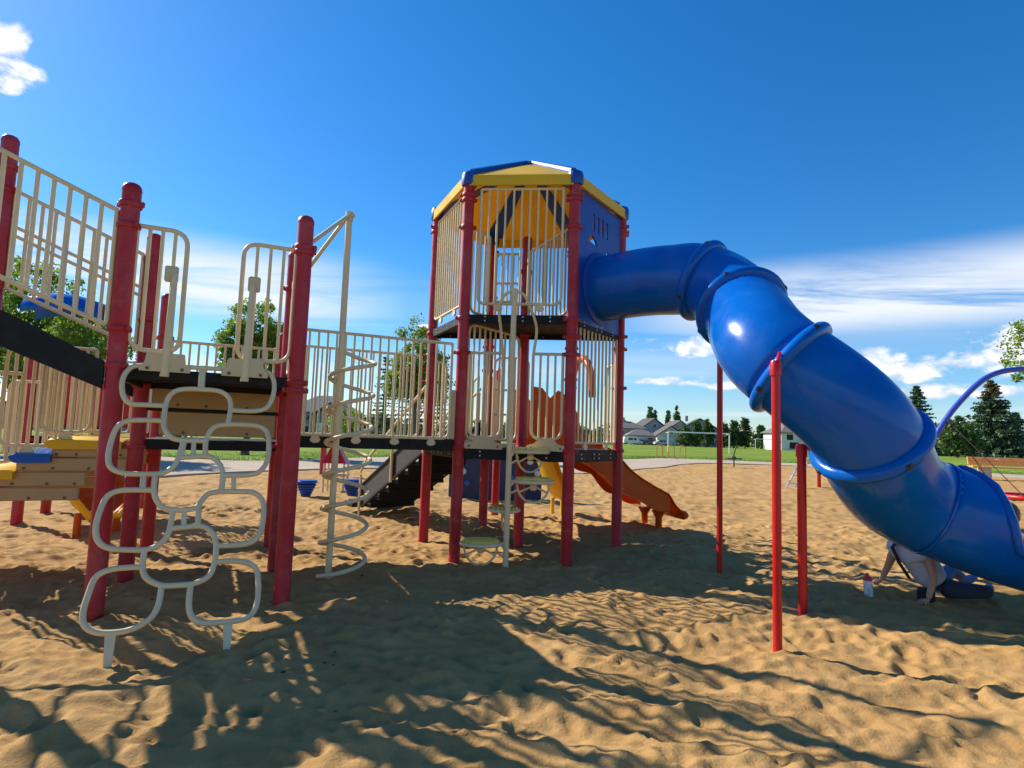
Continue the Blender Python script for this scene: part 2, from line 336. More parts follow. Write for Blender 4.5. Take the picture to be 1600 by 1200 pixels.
def sand_z(x, y):
    i = int(np.clip(np.searchsorted(SX, x), 1, len(SX) - 1)); j = int(np.clip(np.searchsorted(SY, y), 1, len(SY) - 1)); return float(SH[j, i])

def build_path_and_grass():
    CONC = mat('concrete_path', (0.45, 0.36, 0.265), 0.95, 0.08, 1.2, 0.2, 60, col2=(0.38, 0.30, 0.22), mixscale=0.5, spec=0.05)
    mb = MB(); n = 160; k = 6
    vs = []; 
    for i in range(n):
        for j in range(k): t = j / (k - 1); vs.append((*(PIT_R[i] * (1 - t) + OUT_R[i] * t), 0.04))
    mb.add(vs, [(i * k + j, i * k + j + 1, (i + 1) * k + j + 1, (i + 1) * k + j) for i in range(n - 1) for j in range(k - 1)])
    # kerb lip along the sand
    mb.add([(*PIT_R[i], z) for i in range(n) for z in (0.04, -0.25)], [(2 * i, 2 * i + 1, 2 * i + 3, 2 * i + 2) for i in range(n - 1)])
    o = mb.build('path', CONC, smooth=0); o['kind'] = 'structure'
    G = bpy.data.materials.new('mown_grass'); G.use_nodes = True; nt = G.node_tree; N = nt.nodes; L = nt.links; b = N['Principled BSDF']; b.inputs['Roughness'].default_value = 0.9; b.inputs['Specular IOR Level'].default_value = 0.1
    tc = N.new('ShaderNodeTexCoord')
    def noise(s, d=5, r=0.6):
        q = N.new('ShaderNodeTexNoise'); q.inputs['Scale'].default_value = s; q.inputs['Detail'].default_value = d; q.inputs['Roughness'].default_value = r; L.new(tc.outputs['Object'], q.inputs['Vector']); return q
    r = N.new('ShaderNodeValToRGB'); a = noise(0.16, 7, 0.65); L.new(a.outputs['Fac'], r.inputs[0]); e = r.color_ramp.elements
    e[0].position = 0.32; e[0].color = (0.115, 0.185, 0.018, 1); e[1].position = 0.68; e[1].color = (0.245, 0.315, 0.042, 1)
    f = noise(9, 6, 0.7); mr = N.new('ShaderNodeMapRange'); mr.inputs['From Min'].default_value = 0.3; mr.inputs['From Max'].default_value = 0.7; mr.inputs['To Min'].default_value = 0.72; mr.inputs['To Max'].default_value = 1.28; L.new(f.outputs['Fac'], mr.inputs['Value'])
    hs = N.new('ShaderNodeHueSaturation'); L.new(r.outputs[0], hs.inputs['Color']); L.new(mr.outputs[0], hs.inputs['Value']); L.new(hs.outputs[0], b.inputs['Base Color'])
    bp = N.new('ShaderNodeBump'); bp.inputs['Strength'].default_value = 0.8; bp.inputs['Distance'].default_value = 0.08; L.new(f.outputs['Fac'], bp.inputs['Height']); L.new(bp.outputs[0], b.inputs['Normal'])
    # ring from the path's outer edge to far beyond the horizon
    ring = [Vector((x, y, 0)) for x, y in OUT_R] + [Vector((x, -6.0, 0)) for x in np.linspace(33, -26, 30)]; m = len(ring); c = Vector((2, 14, 0))
    vs = []; steps = (0, 0.02, 0.05, 0.1, 0.2, 0.4, 1.0)
    for p in ring:
        d = (p - c).normalized()
        for s in steps: q = p + d * (1400 * s); vs.append((q.x, q.y, 0.036 if s == 0 else 0.03))
    K = len(steps); mb = MB(); mb.add(vs, [(i * K + j, ((i + 1) % m) * K + j, ((i + 1) % m) * K + j + 1, i * K + j + 1) for i in range(m) for j in range(K - 1)])
    o = mb.build('grass_field', G, smooth=0); o['kind'] = 'structure'
    # turf blades along the near edge of the lawn, one uncountable mass
    T = mat('turf_blades', (0.12, 0.235, 0.028), 0.8, 0.25, 2.0, translucent=0.35)
    vs = []; fs = []
    for k in range(26000):
        i = random.randrange(20, 150); p = OUT_R[i] + (OUT_R[min(159, i + 1)] - OUT_R[i]) * random.random(); d = (Vector((*p, 0)) - c).normalized()
        q = Vector((*p, 0.02)) + d * (random.random() ** 2 * 7.0); h = random.uniform(0.04, 0.11); a = random.uniform(0, 6.28); w = 0.012 + 0.02 * random.random(); e1 = Vector((math.cos(a), math.sin(a), 0)) * w; ln = Vector((random.uniform(-.04, .04), random.uniform(-.04, .04), h)); s0 = len(vs)
        vs += [q - e1, q + e1, q + ln]; fs.append((s0, s0 + 1, s0 + 2))
    mb = MB(); mb.add(vs, fs); o = mb.build('grass_blades', T, smooth=0, fix=False); tag(o, 'short green turf blades along the edge of the concrete path', 'grass', kind='stuff')
build_path_and_grass()

def build_debris():
    D = mat('bark_and_pebbles', (0.05, 0.035, 0.025), 0.9, 0.4, 30)
    mb = MB()
    for k in range(60):
        y = random.uniform(1.9, 8); x = random.uniform(-0.85, 0.85) * y; r = random.uniform(0.003, 0.009); a = random.uniform(0, 3); z = sand_z(x, y)
        mb.bevbox((x, y, z + r * 0.3), (r * 1.5 * math.cos(a), r * 1.5 * math.sin(a), r * 0.2), (-r * math.sin(a), r * math.cos(a), 0), (0, 0, r * 0.7), r * 0.5)
    tag(mb.build('sand_debris', D), 'dark pebbles and bark crumbs scattered over the sand', 'debris', kind='stuff')
build_debris()

# ---------------------------------------------------------------- play structure layout (metres)
TH = rad(24.26); UX, UY = math.cos(TH), math.sin(TH)
u3 = Vector((UX, UY, 0)); v3 = Vector((-UY, UX, 0))
S = 1.2192; HC = Vector((0.1433, 7.5523, 0)); HA = -0.1002
def hx(k, r=S): a = rad(60 * k) + HA; return HC + Vector((math.cos(a), math.sin(a), 0)) * r
pD, pH, pF, pA, pB, pC = (hx(k) for k in range(6)); pE = HC.copy()
pP2b = pB - u3 * 1.829; pQ = pA - u3 * 1.829; pP3 = pP2b - u3 * S; pP4 = pQ - u3 * S; pP2 = pP2b - v3 * S; pP1 = pP3 - v3 * S
pP0 = pP3 - u3 * 1.12; pP1x = pP1 - u3 * 1.12; pP00 = pP0 - u3 * S; pP11 = pP1x - u3 * S
PR = 0.0635; Z1 = 1.22; Z2 = 2.73; ZL = 1.76

def post(th, p, top, clamps=(), r=PR, m=RED, dome=True, name='post', ears=True):
    z0 = sand_z(p.x, p.y) - 0.35
    mb = MB(); prof = [(r, z0), (r, top - r * 1.0)]
    if dome: prof += [(r * 1.035, top - r * 1.0), (r * 1.035, top - r * 0.85), (r * 0.97, top - r * 0.5), (r * 0.76, top - r * 0.2), (r * 0.4, top - r * 0.03), (0, top)]
    else: prof += [(r, top)]
    mb.lathe(prof, (p.x, p.y, 0), 20); o = mb.build(name, m, th, 50)
    for z in clamps:
        mb = MB(); h = 0.022; mb.lathe([(r * 0.98, -h), (r + 0.010, -h), (r + 0.016, -h * 0.4), (r + 0.016, h * 0.4), (r + 0.010, h), (r * 0.98, h)], (p.x, p.y, z), 20)
        if ears:
            a = random.uniform(-0.6, 0.6); dx = Vector((math.cos(a), math.sin(a), 0)); dy = Vector((-dx.y, dx.x, 0))
            for sg in (-1, 1): mb.bevbox(Vector((p.x, p.y, z)) + dx * sg * (r + 0.022), dx * 0.016, dy * 0.012, (0, 0, 0.020), 0.004)
        mb.build('clamp', m, o, 40)
    return o
def guard(th, a, b, z0, z1, n, rc=(0.07, 0.07, 0.02, 0.02), r=0.0165, rb=0.0125, m=CREAM, z0b=None, z1b=None, mids=(), bars=True, name='guard_panel', feet=0):
    """barrier panel from ground point a to b; rc = corner radii bottom-left, bottom-right, top-right, top-left"""
    a = Vector((a.x, a.y, 0)); b = Vector((b.x, b.y, 0)); z0b = z0 if z0b is None else z0b; z1b = z1 if z1b is None else z1b
    w = (b - a).length; Zv = Vector((0, 0, 1))
    P = [a + Zv * z0, b + Zv * z0b, b + Zv * z1b, a + Zv * z1]
    fr = MB(); fr.tube(roundpath(P, list(rc), 6), r, 10, closed=True)
    for t in mids: fr.tube([a.lerp(b, 0) + Zv * (z0 + (z1 - z0) * t), b + Zv * (z0b + (z1b - z0b) * t)], r * 0.9, 8)
    if feet:
        d = (b - a).normalized(); nn = Vector((-d.y, d.x, 0))
        for k in range(feet):
            t = (k + 0.5) / feet if feet > 1 else 0.5; q = a.lerp(b, t) + Zv * (z0 + (z0b - z0) * t - 0.045)
            pol = [q + d * x + Zv * z + nn * -0.012 for x, z in ((-0.022, 0.045), (0.022, 0.045), (0.05, 0.0), (0.045, -0.02), (0.02, -0.035), (-0.02, -0.035), (-0.045, -0.02), (-0.05, 0.0))]
            fr.prism(pol, nn * 0.02)
    f = fr.build(name, m, th, 50)
    for k in range(1, n + 1):
        t = k / (n + 1); x = t * w; lo = 0; hi = 0
        for (dist, rlo, rhi) in ((x, rc[0], rc[3]), (w - x, rc[1], rc[2])):
            if dist < rlo: lo = max(lo, rlo - math.sqrt(max(0, rlo ** 2 - (rlo - dist) ** 2)))
            if dist < rhi: hi = max(hi, rhi - math.sqrt(max(0, rhi ** 2 - (rhi - dist) ** 2)))
        q = a.lerp(b, t); zb = z0 + (z0b - z0) * t + lo; zt = z1 + (z1b - z1) * t - hi
        MB().tube([q + Zv * zb, q + Zv * zt], rb, 8, caps=False).build('bar', m, f, 50)
    return f
def slab(th, poly, ztop, thick, m=BLACK, name='deck', edge=0.0):
    mb = MB(); mb.prism([Vector((p.x, p.y, ztop - thick)) for p in poly], (0, 0, thick)); o = mb.build(name, m, th, 20)
    return o
def beam(mb, a, b, zc, h, w):
    d = (b - a).normalized(); n = Vector((-d.y, d.x, 0)); c = (a + b) / 2; mb.bevbox((c.x, c.y, zc), d * ((b - a).length / 2), n * w / 2, (0, 0, h / 2), 0.006)

# ================================================================ hexagonal tower
tower = thing('play_tower', 'tall red-post play tower with yellow and blue hexagonal roof', 'play tower', (HC.x, HC.y, 0))
for k, p in (('D', pD), ('H', pH), ('F', pF), ('A', pA), ('B', pB), ('C', pC)):
    cl = [1.21, Z2 - 0.07, 4.10, 4.04] + {'B': [2.27, 3.72], 'C': [2.27, 2.47, 3.72], 'A': [2.37, 2.02], 'D': [2.5, 2.0, 4.0], 'H': [2.2], 'F': [2.3, 3.4]}[k]
    post(tower, p, 4.27, cl, dome=False)
post(tower, pE, 3.98, [1.21, Z2 - 0.07, 3.5])
# decks: lower full hexagon, upper half hexagon plus rear triangle
hexin = [hx(k, S - 0.05) for k in range(6)]
slab(tower, hexin, Z1, 0.045, GREYDECK)
slab(tower, [hx(k, S - 0.05) for k in (3, 4, 5, 0)], Z2 - 0.02, 0.045, GREYDECK)
def edge_beams(pts, z, h=0.11):
    for i in range(len(pts) - 1):
        a, b = Vector(pts[i]), Vector(pts[i + 1]); d = (b - a).normalized(); mb = MB(); beam(mb, a + d * 0.055, b - d * 0.055, z, h, 0.04); o = mb.build('deck_beam', BLACK, tower, 30)
        n = Vector((-d.y, d.x, 0)); mb = MB()
        for t in (0.2, 0.45, 0.55, 0.8):
            for dz in (-0.02, 0.025): 
                for sg in (-1, 1): mb.lathe([(0.009, 0), (0.009, 0.004), (0, 0.006)], a.lerp(b, t) + n * 0.0205 * sg + Vector((0, 0, z + dz)), 6, n * sg)
        mb.build('bolts', STEEL, o, 30)
edge_beams([pA, pB, pC, pD, pH, pF, pA], Z1 - 0.075, 0.12)
edge_beams([pA, pB, pC, pD, pE, pA], Z2 - 0.075, 0.10)
# roof
ZR = 4.225; ZF = 4.31; ZA = 4.95
roof = MB().lathe([(0.11, -0.02), (0.115, 0.005), (0.08, 0.03), (0.0, 0.038)], (HC.x, HC.y, ZA), 24).build('roof', BLUE2, tower, 40)
for k in range(6):
    R = S + 0.085; a = hx(k, R); b = hx(k + 1, R); d = (b - a).normalized(); a2 = a + d * 0.06; b2 = b - d * 0.06; t1 = HC + (a - HC).normalized() * 0.06; t2 = HC + (b - HC).normalized() * 0.06
    nrm = Vector((d.y, -d.x, 0)); Zv = Vector((0, 0, 1)); mb = MB()
    top = [a2 + Zv * ZF, b2 + Zv * ZF, t2 + Zv * ZA, t1 + Zv * ZA]; th_ = Vector((0, 0, -0.02))
    # slightly crowned sheet: add mid row
    def crown(s, t):
        lo = a2.lerp(b2, s); hi = t1.lerp(t2, s); q = lo.lerp(hi, t); q.z = ZF + (ZA - ZF) * t + 0.012 * math.sin(math.pi * t) * (1 - (2 * s - 1) ** 2); return q
    ns, ntt = 6, 6; grid = [crown(i / ns, j / ntt) for j in range(ntt + 1) for i in range(ns + 1)]
    fs = [(j * (ns + 1) + i, j * (ns + 1) + i + 1, (j + 1) * (ns + 1) + i + 1, (j + 1) * (ns + 1) + i) for j in range(ntt) for i in range(ns)]
    K = len(grid); mb.add(grid + [g + th_ for g in grid], fs + [tuple(K + q for q in reversed(f)) for f in fs])
    # fascia with a rolled lip
    mb.prism([a2 + Zv * (ZR - 0.035), a2 + Zv * ZF - nrm * 0.0, a2 + Zv * ZF - nrm * 0.03, a2 + Zv * (ZR - 0.035) - nrm * 0.025], b2 - a2)
    mb.build('roof_panel', YEL, roof, 30)
    # hip rib: slim blue ridge on top, wide blue band underneath
    c = hx(k, R); o_ = (c - HC).normalized(); s_ = Vector((-o_.y, o_.x, 0)); mb = MB()
    p0 = HC + o_ * (R - 0.13); p1 = HC + o_ * 0.08; mb.tube([p0.lerp(p1, t) + Zv * (ZF + (ZA - ZF) * (0.10 + 0.90 * t) + 0.004) for t in (0, 0.25, 0.5, 0.75, 1)], [0.055, 0.05, 0.045, 0.04, 0.035], 8); pts = []
    for tt in range(2):
        q = p0.lerp(p1, tt); z = ZF + (ZA - ZF) * (0.1 + 0.9 * tt) - 0.045; wd = 0.125 * (1 - tt) + 0.05 * tt
        pts += [q + s_ * wd + Zv * (z - 0.012), q - s_ * wd + Zv * (z - 0.012), q - s_ * wd + Zv * (z + 0.005), q + s_ * wd + Zv * (z + 0.005)]
    mb.add(pts, [(0, 1, 5, 4), (1, 2, 6, 5), (2, 3, 7, 6), (3, 0, 4, 7), (3, 2, 1, 0), (4, 5, 6, 7)]); mb.build('roof_rib', BLUE2, roof, 30)
    q = hx(k); MB().lathe([(0.085, ZR - 0.02), (0.092, ZR), (0.092, ZF + 0.01), (0.08, ZF + 0.045), (0.05, ZF + 0.06), (0, ZF + 0.062)], (q.x, q.y, 0), 20).build('corner_cap', BLUE2, roof, 40)
def along(a, b, t): return a + (b - a).normalized() * t
# upper storey guards
guard(tower, along(pB, pC, 0.15), along(pB, pC, 1.09), 2.83, 4.17, 9, (0.09, 0.09, 0.01, 0.01), feet=2)
guard(tower, along(pA, pB, 0.085), along(pA, pB, 1.135), 2.83, 4.15, 11, (0.07, 0.07, 0.01, 0.01), feet=2)
guard(tower, along(pB, pE, 0.10), along(pB, pE, 0.42), 2.76, 3.74, 3, (0.10, 0.06, 0.03, 0.02), feet=1)
guard(tower, along(pC, pE, 0.09), along(pC, pE, 1.12), 2.76, 3.74, 10, (0.10, 0.06, 0.02, 0.02), feet=1)
guard(tower, along(pE, pA, 0.10), along(pE, pA, 0.40), 2.76, 3.74, 3, (0.06, 0.06, 0.02, 0.02), mids=(0.35, 0.6))
# lower storey guards
def wing(a, b, t0, t1, z0, z1, n):
    """short guard with a deep rounded foot and a wide bolted base plate"""
    f = guard(tower, along(a, b, t0), along(a, b, t1), z0, z1, n, (0.11, 0.11, 0.015, 0.015))
    d = (b - a).normalized(); nn = Vector((d.y, -d.x, 0)); c = along(a, b, (t0 + t1) / 2); mb = MB()
    pol = [c + d * x + Vector((0, 0, z)) + nn * 0.024 for x, z in ((-0.20, 1.20), (-0.22, 1.23), (-0.20, 1.26), (-0.13, 1.28), (-0.08, 1.33), (0.08, 1.33), (0.13, 1.28), (0.20, 1.26), (0.22, 1.23), (0.20, 1.20))]
    mb.prism(pol, nn * 0.016); o = mb.build('base_plate', CREAMP, tower, 20)
    MB().lathe([(0.012, 0), (0.012, 0.006), (0, 0.009)], c + d * 0.16 + nn * 0.040 + Vector((0, 0, 1.23)), 8, nn).lathe([(0.012, 0), (0.012, 0.006), (0, 0.009)], c - d * 0.16 + nn * 0.040 + Vector((0, 0, 1.23)), 8, nn).build('bolts', BOLT, o)
wing(pB, pC, 0.10, 0.46, 1.33, 2.27, 3); wing(pB, pC, 0.80, 1.13, 1.33, 2.27, 3)
guard(tower, along(pC, pD, 0.10), along(pC, pD, 1.13), 1.30, 2.66, 10, (0.05, 0.05, 0.01, 0.01), feet=2)
guard(tower, along(pB, pE, 0.10), along(pB, pE, 1.10), 1.30, 2.62, 9, (0.12, 0.12, 0.12, 0.12), feet=1)
guard(tower, along(pF, pH, 0.10), along(pF, pH, 0.60), 1.30, 2.5, 4, (0.06, 0.06, 0.12, 0.12), mids=(0.3, 0.6))
guard(tower, along(pA, pF, 0.08), along(pA, pF, 0.30), 1.30, 2.3, 2, (0.05, 0.08, 0.08, 0.02))
guard(tower, along(pD, pH, 0.09), along(pD, pH, 0.28), 1.30, 2.3, 2, (0.05, 0.08, 0.08, 0.02))
# blue wall panel with cut-outs (slots, half moon, eyes) and the slide mouth
def panel_with_holes(name, outer, holes, thick, M, m, parent):
    cu = bpy.data.curves.new(name, 'CURVE'); cu.dimensions = '2D'; cu.fill_mode = 'BOTH'; cu.extrude = thick / 2
    for pl in [outer] + holes:
        sp = cu.splines.new('POLY'); sp.points.add(len(pl) - 1); sp.use_cyclic_u = True
        for pt, (x, y) in zip(sp.points, pl): pt.co = (x, y, 0, 1)
    ob = bpy.data.objects.new(name + '_curve', cu); COL.objects.link(ob); bpy.context.view_layer.update()
    me = bpy.data.meshes.new_from_object(ob.evaluated_get(bpy.context.evaluated_depsgraph_get())); bpy.data.objects.remove(ob); bpy.data.curves.remove(cu)
    me.transform(M); me.name = name; me.materials.clear(); me.materials.append(m); o = bpy.data.objects.new(name, me); return link(o, parent)
def circ(cx, cy, r, n=24, a0=0, a1=2 * math.pi): return [(cx + r * math.cos(a0 + (a1 - a0) * i / n), cy + r * math.sin(a0 + (a1 - a0) * i / n)) for i in range(n)]
dCD = (pD - pC).normalized(); nCD = Vector((dCD.y, -dCD.x, 0))
Mp = Matrix((dCD, Vector((0, 0, 1)), nCD)).transposed().to_4x4(); Mp.translation = Vector((pC.x, pC.y, 0)) + nCD * 0.01
slots = [[(0.40 + 0.115 * i, 3.80), (0.45 + 0.115 * i, 3.80), (0.45 + 0.115 * i, 3.99), (0.425 + 0.115 * i, 4.02), (0.40 + 0.115 * i, 3.99)] for i in range(4)]
moon = [(0.30, 3.66), (0.52, 3.63), (0.49, 3.69), (0.42, 3.74), (0.35, 3.73)]
panel_with_holes('wall_panel', [(0.07, 2.66), (S - 0.07, 2.66), (S - 0.07, 4.18), (0.07, 4.18)], slots + [moon, circ(0.80, 3.60, 0.045, 16), circ(0.90, 3.58, 0.045, 16), circ(S / 2, 3.14, 0.385, 40)], 0.022, Mp, BLUE2, tower)

# ================================================================ blue tube slide
def frames(points):
    P = [Vector(p) for p in points]; T = []
    for i in range(len(P)):
        a = P[max(0, i - 1)]; b = P[min(len(P) - 1, i + 1)]; T.append((b - a).normalized())
    return P, T
def hermite(p0, d0, p1, d1, n):
    p0, d0, p1, d1 = map(Vector, (p0, d0, p1, d1)); L = (p1 - p0).length * 1.05; d0 = d0.normalized() * L; d1 = d1.normalized() * L; out = []
    for i in range(n + 1):
        t = i / n; out.append(p0 * (2 * t ** 3 - 3 * t ** 2 + 1) + d0 * (t ** 3 - 2 * t * t + t) + p1 * (-2 * t ** 3 + 3 * t * t) + d1 * (t ** 3 - t * t))
    return out
KEYS = [((pC + pD) / 2 + Vector((0, 0, 3.14)) - nCD * 0.0, nCD),
        (Vector((1.72, 6.42, 3.14)), (0.80, -0.58, -0.10)),
        (Vector((2.00, 6.13, 3.06)), (0.68, -0.60, -0.42)),
        (Vector((2.19, 5.58, 2.64)), (0.05, -0.80, -0.60)),
        (Vector((2.22, 4.66, 1.965)), (0.60, -0.42, -0.60)),
        (Vector((2.77, 4.55, 1.40)), (0.56, 0.36, -0.72)),
        (Vector((3.54, 4.98, 0.87)), (0.90, -0.25, -0.36)),
        (Vector((4.95, 4.92, 0.52)), (1, -0.03, -0.06))]
TR = 0.385
slide = thing('tube_slide', 'large glossy blue spiral tube slide held on red support posts', 'slide', (2.4, 5.2, 0))
def tube_section(pts, r, name, m, n=40, r_end=None):
    mb = MB(); N_ = len(pts); mb.tube(pts, [r if r_end is None else r + (r_end - r) * i / (N_ - 1) for i in range(N_)], n, caps=False)
    o = mb.build(name, m, slide, 60, fix=True); sm = o.modifiers.new('thickness', 'SOLIDIFY'); sm.thickness = 0.012; sm.offset = -1; return o
def flange(p, d, r=TR, m=BLUE, tilt=None):
    d = Vector(d).normalized(); mb = MB(); mb.lathe([(r - 0.01, -0.058), (r + 0.012, -0.055), (r + 0.036, -0.042), (r + 0.052, -0.020), (r + 0.056, 0.0), (r + 0.052, 0.020), (r + 0.036, 0.042), (r + 0.012, 0.055), (r - 0.01, 0.058), (r - 0.01, -0.058)], p, 48, d)
    f = mb.build('flange_ring', BLUE, slide, 50)
    ref = Vector((0, 0, 1)); e1 = (ref - d * ref.dot(d)).normalized(); e2 = d.cross(e1)
    for k in range(4):
        a = rad(35 + 90 * k); w = e1 * math.cos(a) + e2 * math.sin(a); tq = d.cross(w)
        mb = MB(); mb.box(p + w * (r + 0.056), d * 0.020, tq * 0.022, w * 0.004); mb.lathe([(0.010, 0), (0.010, 0.006), (0, 0.008)], p + w * (r + 0.060), 8, w); mb.build('bolt_pocket', BOLT, f)
    return f
segs = []
for i in range(6): segs.append(hermite(KEYS[i][0], KEYS[i][1], KEYS[i + 1][0], KEYS[i + 1][1], 16))
tube_section(segs[0][:-1] + segs[1], TR, 'tube_section', BLUE)
for i in (2, 3, 4): tube_section(segs[i], TR, 'tube_section', BLUE)
tube_section(segs[5], TR, 'tube_section', BLUE, r_end=TR + 0.012)
for i in (2, 3, 4, 5): flange(KEYS[i][0], KEYS[i][1])
MB().lathe([(TR - 0.01, 0.005), (TR + 0.05, 0.005), (TR + 0.05, 0.035), (TR + 0.005, 0.06), (TR - 0.01, 0.06)], KEYS[0][0], 48, nCD).build('mouth_collar', BLUE2, slide, 40)
# exit chute: tube that opens on top into a low-sided trough with a rolled lip
def exit_chute():
    pts = hermite(KEYS[6][0], KEYS[6][1], KEYS[7][0], KEYS[7][1], 30); P, T = frames(pts); n = 36; rows = []
    lipL = []; lipR = []
    for i, (p, t) in enumerate(zip(P, T)):
        s = i / 30; zv = Vector((0, 0, 1)); e1 = (zv - t * zv.dot(t)).normalized(); e2 = t.cross(e1)
        if s < 0.07: A = 179.5
        else: q = min(1, (s - 0.07) / 0.25); q = q * q * (3 - 2 * q); A = 179.5 - 108 * q
        r = TR + 0.012
        row = []
        for k in range(n + 1):
            a = rad(-A + 2 * A * k / n); row.append(p - e1 * math.cos(a) * r + e2 * math.sin(a) * r)
        rows.append(row); lipL.append(row[0]); lipR.append(row[-1])
    mb = MB(); mb.add([q for r_ in rows for q in r_], [(i * (n + 1) + k, i * (n + 1) + k + 1, (i + 1) * (n + 1) + k + 1, (i + 1) * (n + 1) + k) for i in range(30) for k in range(n)])
    o = mb.build('exit_chute', BLUE, slide, 60); sm = o.modifiers.new('thickness', 'SOLIDIFY'); sm.thickness = 0.014; sm.offset = -1
    mb = MB(); edge = lipL[2:][::-1] + lipR[2:]; mb.tube(smoothpath(edge[::2], 2), 0.034, 10); mb.build('rolled_lip', BLUE, o, 60)
    mb = MB(); d = T[0]; mb.lathe([(TR + 0.006, -0.010), (TR + 0.022, -0.008), (TR + 0.022, 0.008), (TR + 0.006, 0.010), (TR + 0.006, -0.010)], P[0], 48, d); mb.build('joint_band', BLUE, o, 50)
exit_chute()
def support(p, z, tip, cap=True, r=0.030, m=RED2):
    z0 = sand_z(p[0], p[1]) - 0.3; mb = MB(); mb.lathe([(r, z0), (r, z - 0.05)], (p[0], p[1], 0), 18); o = mb.build('support_post', m, slide, 50)
    if cap: MB().lathe([(r + 0.001, z - 0.11), (r + 0.009, z - 0.11), (r + 0.009, z - 0.02), (r + 0.002, z - 0.003), (0, z)], (p[0], p[1], 0), 18).build('post_cap', m, o, 40)
    mb = MB(); mb.tube([Vector((p[0], p[1], z - 0.05)), Vector(tip)], 0.014, 8); mb.build('bracket', m, o)
support((1.86, 4.12), 1.95, (1.97, 4.30, 2.03))
support((2.45, 4.96), 1.37, (2.56, 4.84, 1.36), r=0.036)
support((2.24, 6.30), 2.45, (2.22, 5.95, 2.35), cap=False)

# ================================================================ orange double wave slide on the far right side of the tower
def bez(pts, n): return smoothpath(pts, n)
oslide = thing('wave_slide', 'orange plastic wave slide running down behind the tower', 'slide', (2.4, 9.0, 0))
mDH = Vector((0.62, 8.80, 0)); oend = Vector((2.40, 9.28, 0)); od = (oend - mDH); olen = od.length; od.normalize(); onrm = Vector((-od.y, od.x, 0))
prof = [(0.0, 1.24), (0.22, 1.20), (0.48, 1.03), (0.80, 0.90), (1.10, 0.64), (1.40, 0.48), (1.70, 0.36), (olen - 0.02, 0.28), (olen + 0.15, 0.26)]
PR_ = smoothpath([(x, 0, z) for x, z in prof], 5)
def trough():
    hw = 0.42; mb = MB(); rows = []
    for i, p in enumerate(PR_):
        c = mDH + od * p.x; wl = 0.30 - 0.10 * (p.x / olen) ** 2
        if p.x > olen - 0.15: wl *= max(0.12, 1 - (p.x - olen + 0.15) / 0.33)
        row = [(-hw - 0.05, wl - 0.03), (-hw - 0.05, wl), (-hw, wl), (-hw + 0.03, 0.06), (-hw + 0.10, 0), (-0.06, 0.0), (0, 0.05), (0.06, 0.0), (hw - 0.10, 0), (hw - 0.03, 0.06), (hw, wl), (hw + 0.05, wl), (hw + 0.05, wl - 0.03)]
        rows.append([c + onrm * x + Vector((0, 0, p.z + z)) for x, z in row])
    K = len(rows[0]); mb.add([q for r in rows for q in r], [(i * K + k, i * K + k + 1, (i + 1) * K + k + 1, (i + 1) * K + k) for i in range(len(rows) - 1) for k in range(K - 1)])
    o = mb.build('chute', ORANGE, oslide, 40); sm = o.modifiers.new('thickness', 'SOLIDIFY'); sm.thickness = 0.02
    # scalloped stiffening skirts along both undersides
    for sg in (-1, 1):
        pts = []; N_ = 46
        for k in range(N_ + 1):
            x = olen * 0.93 * k / N_; z = np.interp(x, [p.x for p in PR_], [p.z for p in PR_]); pts.append((x, z + 0.22))
        low = [(x, z - 0.30 - 0.055 * abs(math.sin(x * 7.5)) + 0.10 * max(0, x / olen - 0.6)) for x, z in pts]
        mb = MB(); base = mDH + onrm * sg * (hw + 0.035); n2 = onrm * 0.012
        vs = [base + od * x + Vector((0, 0, z)) for x, z in pts] + [base + od * x + Vector((0, 0, max(0.10, z))) for x, z in low]; K = N_ + 1
        vs2 = [q + n2 for q in vs]; M_ = 2 * K
        fs = [(i, i + 1, K + i + 1, K + i) for i in range(N_)] + [(M_ + i, M_ + K + i, M_ + K + i + 1, M_ + i + 1) for i in range(N_)] + [(K + i, K + i + 1, M_ + K + i + 1, M_ + K + i) for i in range(N_)] + [(i, M_ + i, M_ + i + 1, i + 1) for i in range(N_)]
        mb.add(vs + vs2, fs); mb.build('side_skirt', ORANGE, oslide, 30)
    # hood over the entrance: two humped side shields and an arch
    for sg in (-1, 1):
        mb = MB(); base = mDH + onrm * sg * (hw + 0.05) - od * 0.06
        pol = [base + od * x + Vector((0, 0, z)) for x, z in ((-0.42, 1.24), (0.30, 1.16), (0.34, 1.45), (0.28, 1.70), (0.14, 1.92), (-0.02, 2.02), (-0.14, 1.90), (-0.26, 2.04), (-0.42, 2.06))]; mb.prism(pol, onrm * 0.03); mb.build('hood_shield', ORANGE, oslide, 20)
    arch = [mDH + od * 0.45 + onrm * (hw + 0.02) * math.cos(a) + Vector((0, 0, 1.95 + 0.62 * math.sin(a))) for a in np.linspace(0, math.pi, 17)]
    mb = MB(); mb.tube(arch, 0.055, 10); mb.build('hood_arch', ORANGE, oslide, 50)
    for sg in (-1, 1):
        q = mDH + od * (olen - 0.18) + onrm * sg * 0.22; MB().lathe([(0.05, -0.3), (0.05, 0.2), (0.11, 0.3)], (q.x, q.y, 0), 14).build('foot', ORANGE, oslide, 40)
    MB().lathe([(0.0, -0.44), (0.05, -0.42), (0.07, -0.36), (0.07, 0.36), (0.05, 0.42), (0.0, 0.44)], mDH + od * (olen + 0.16) + Vector((0, 0, 0.25)), 12, onrm).build('exit_lip', ORANGE, oslide, 50)
trough()

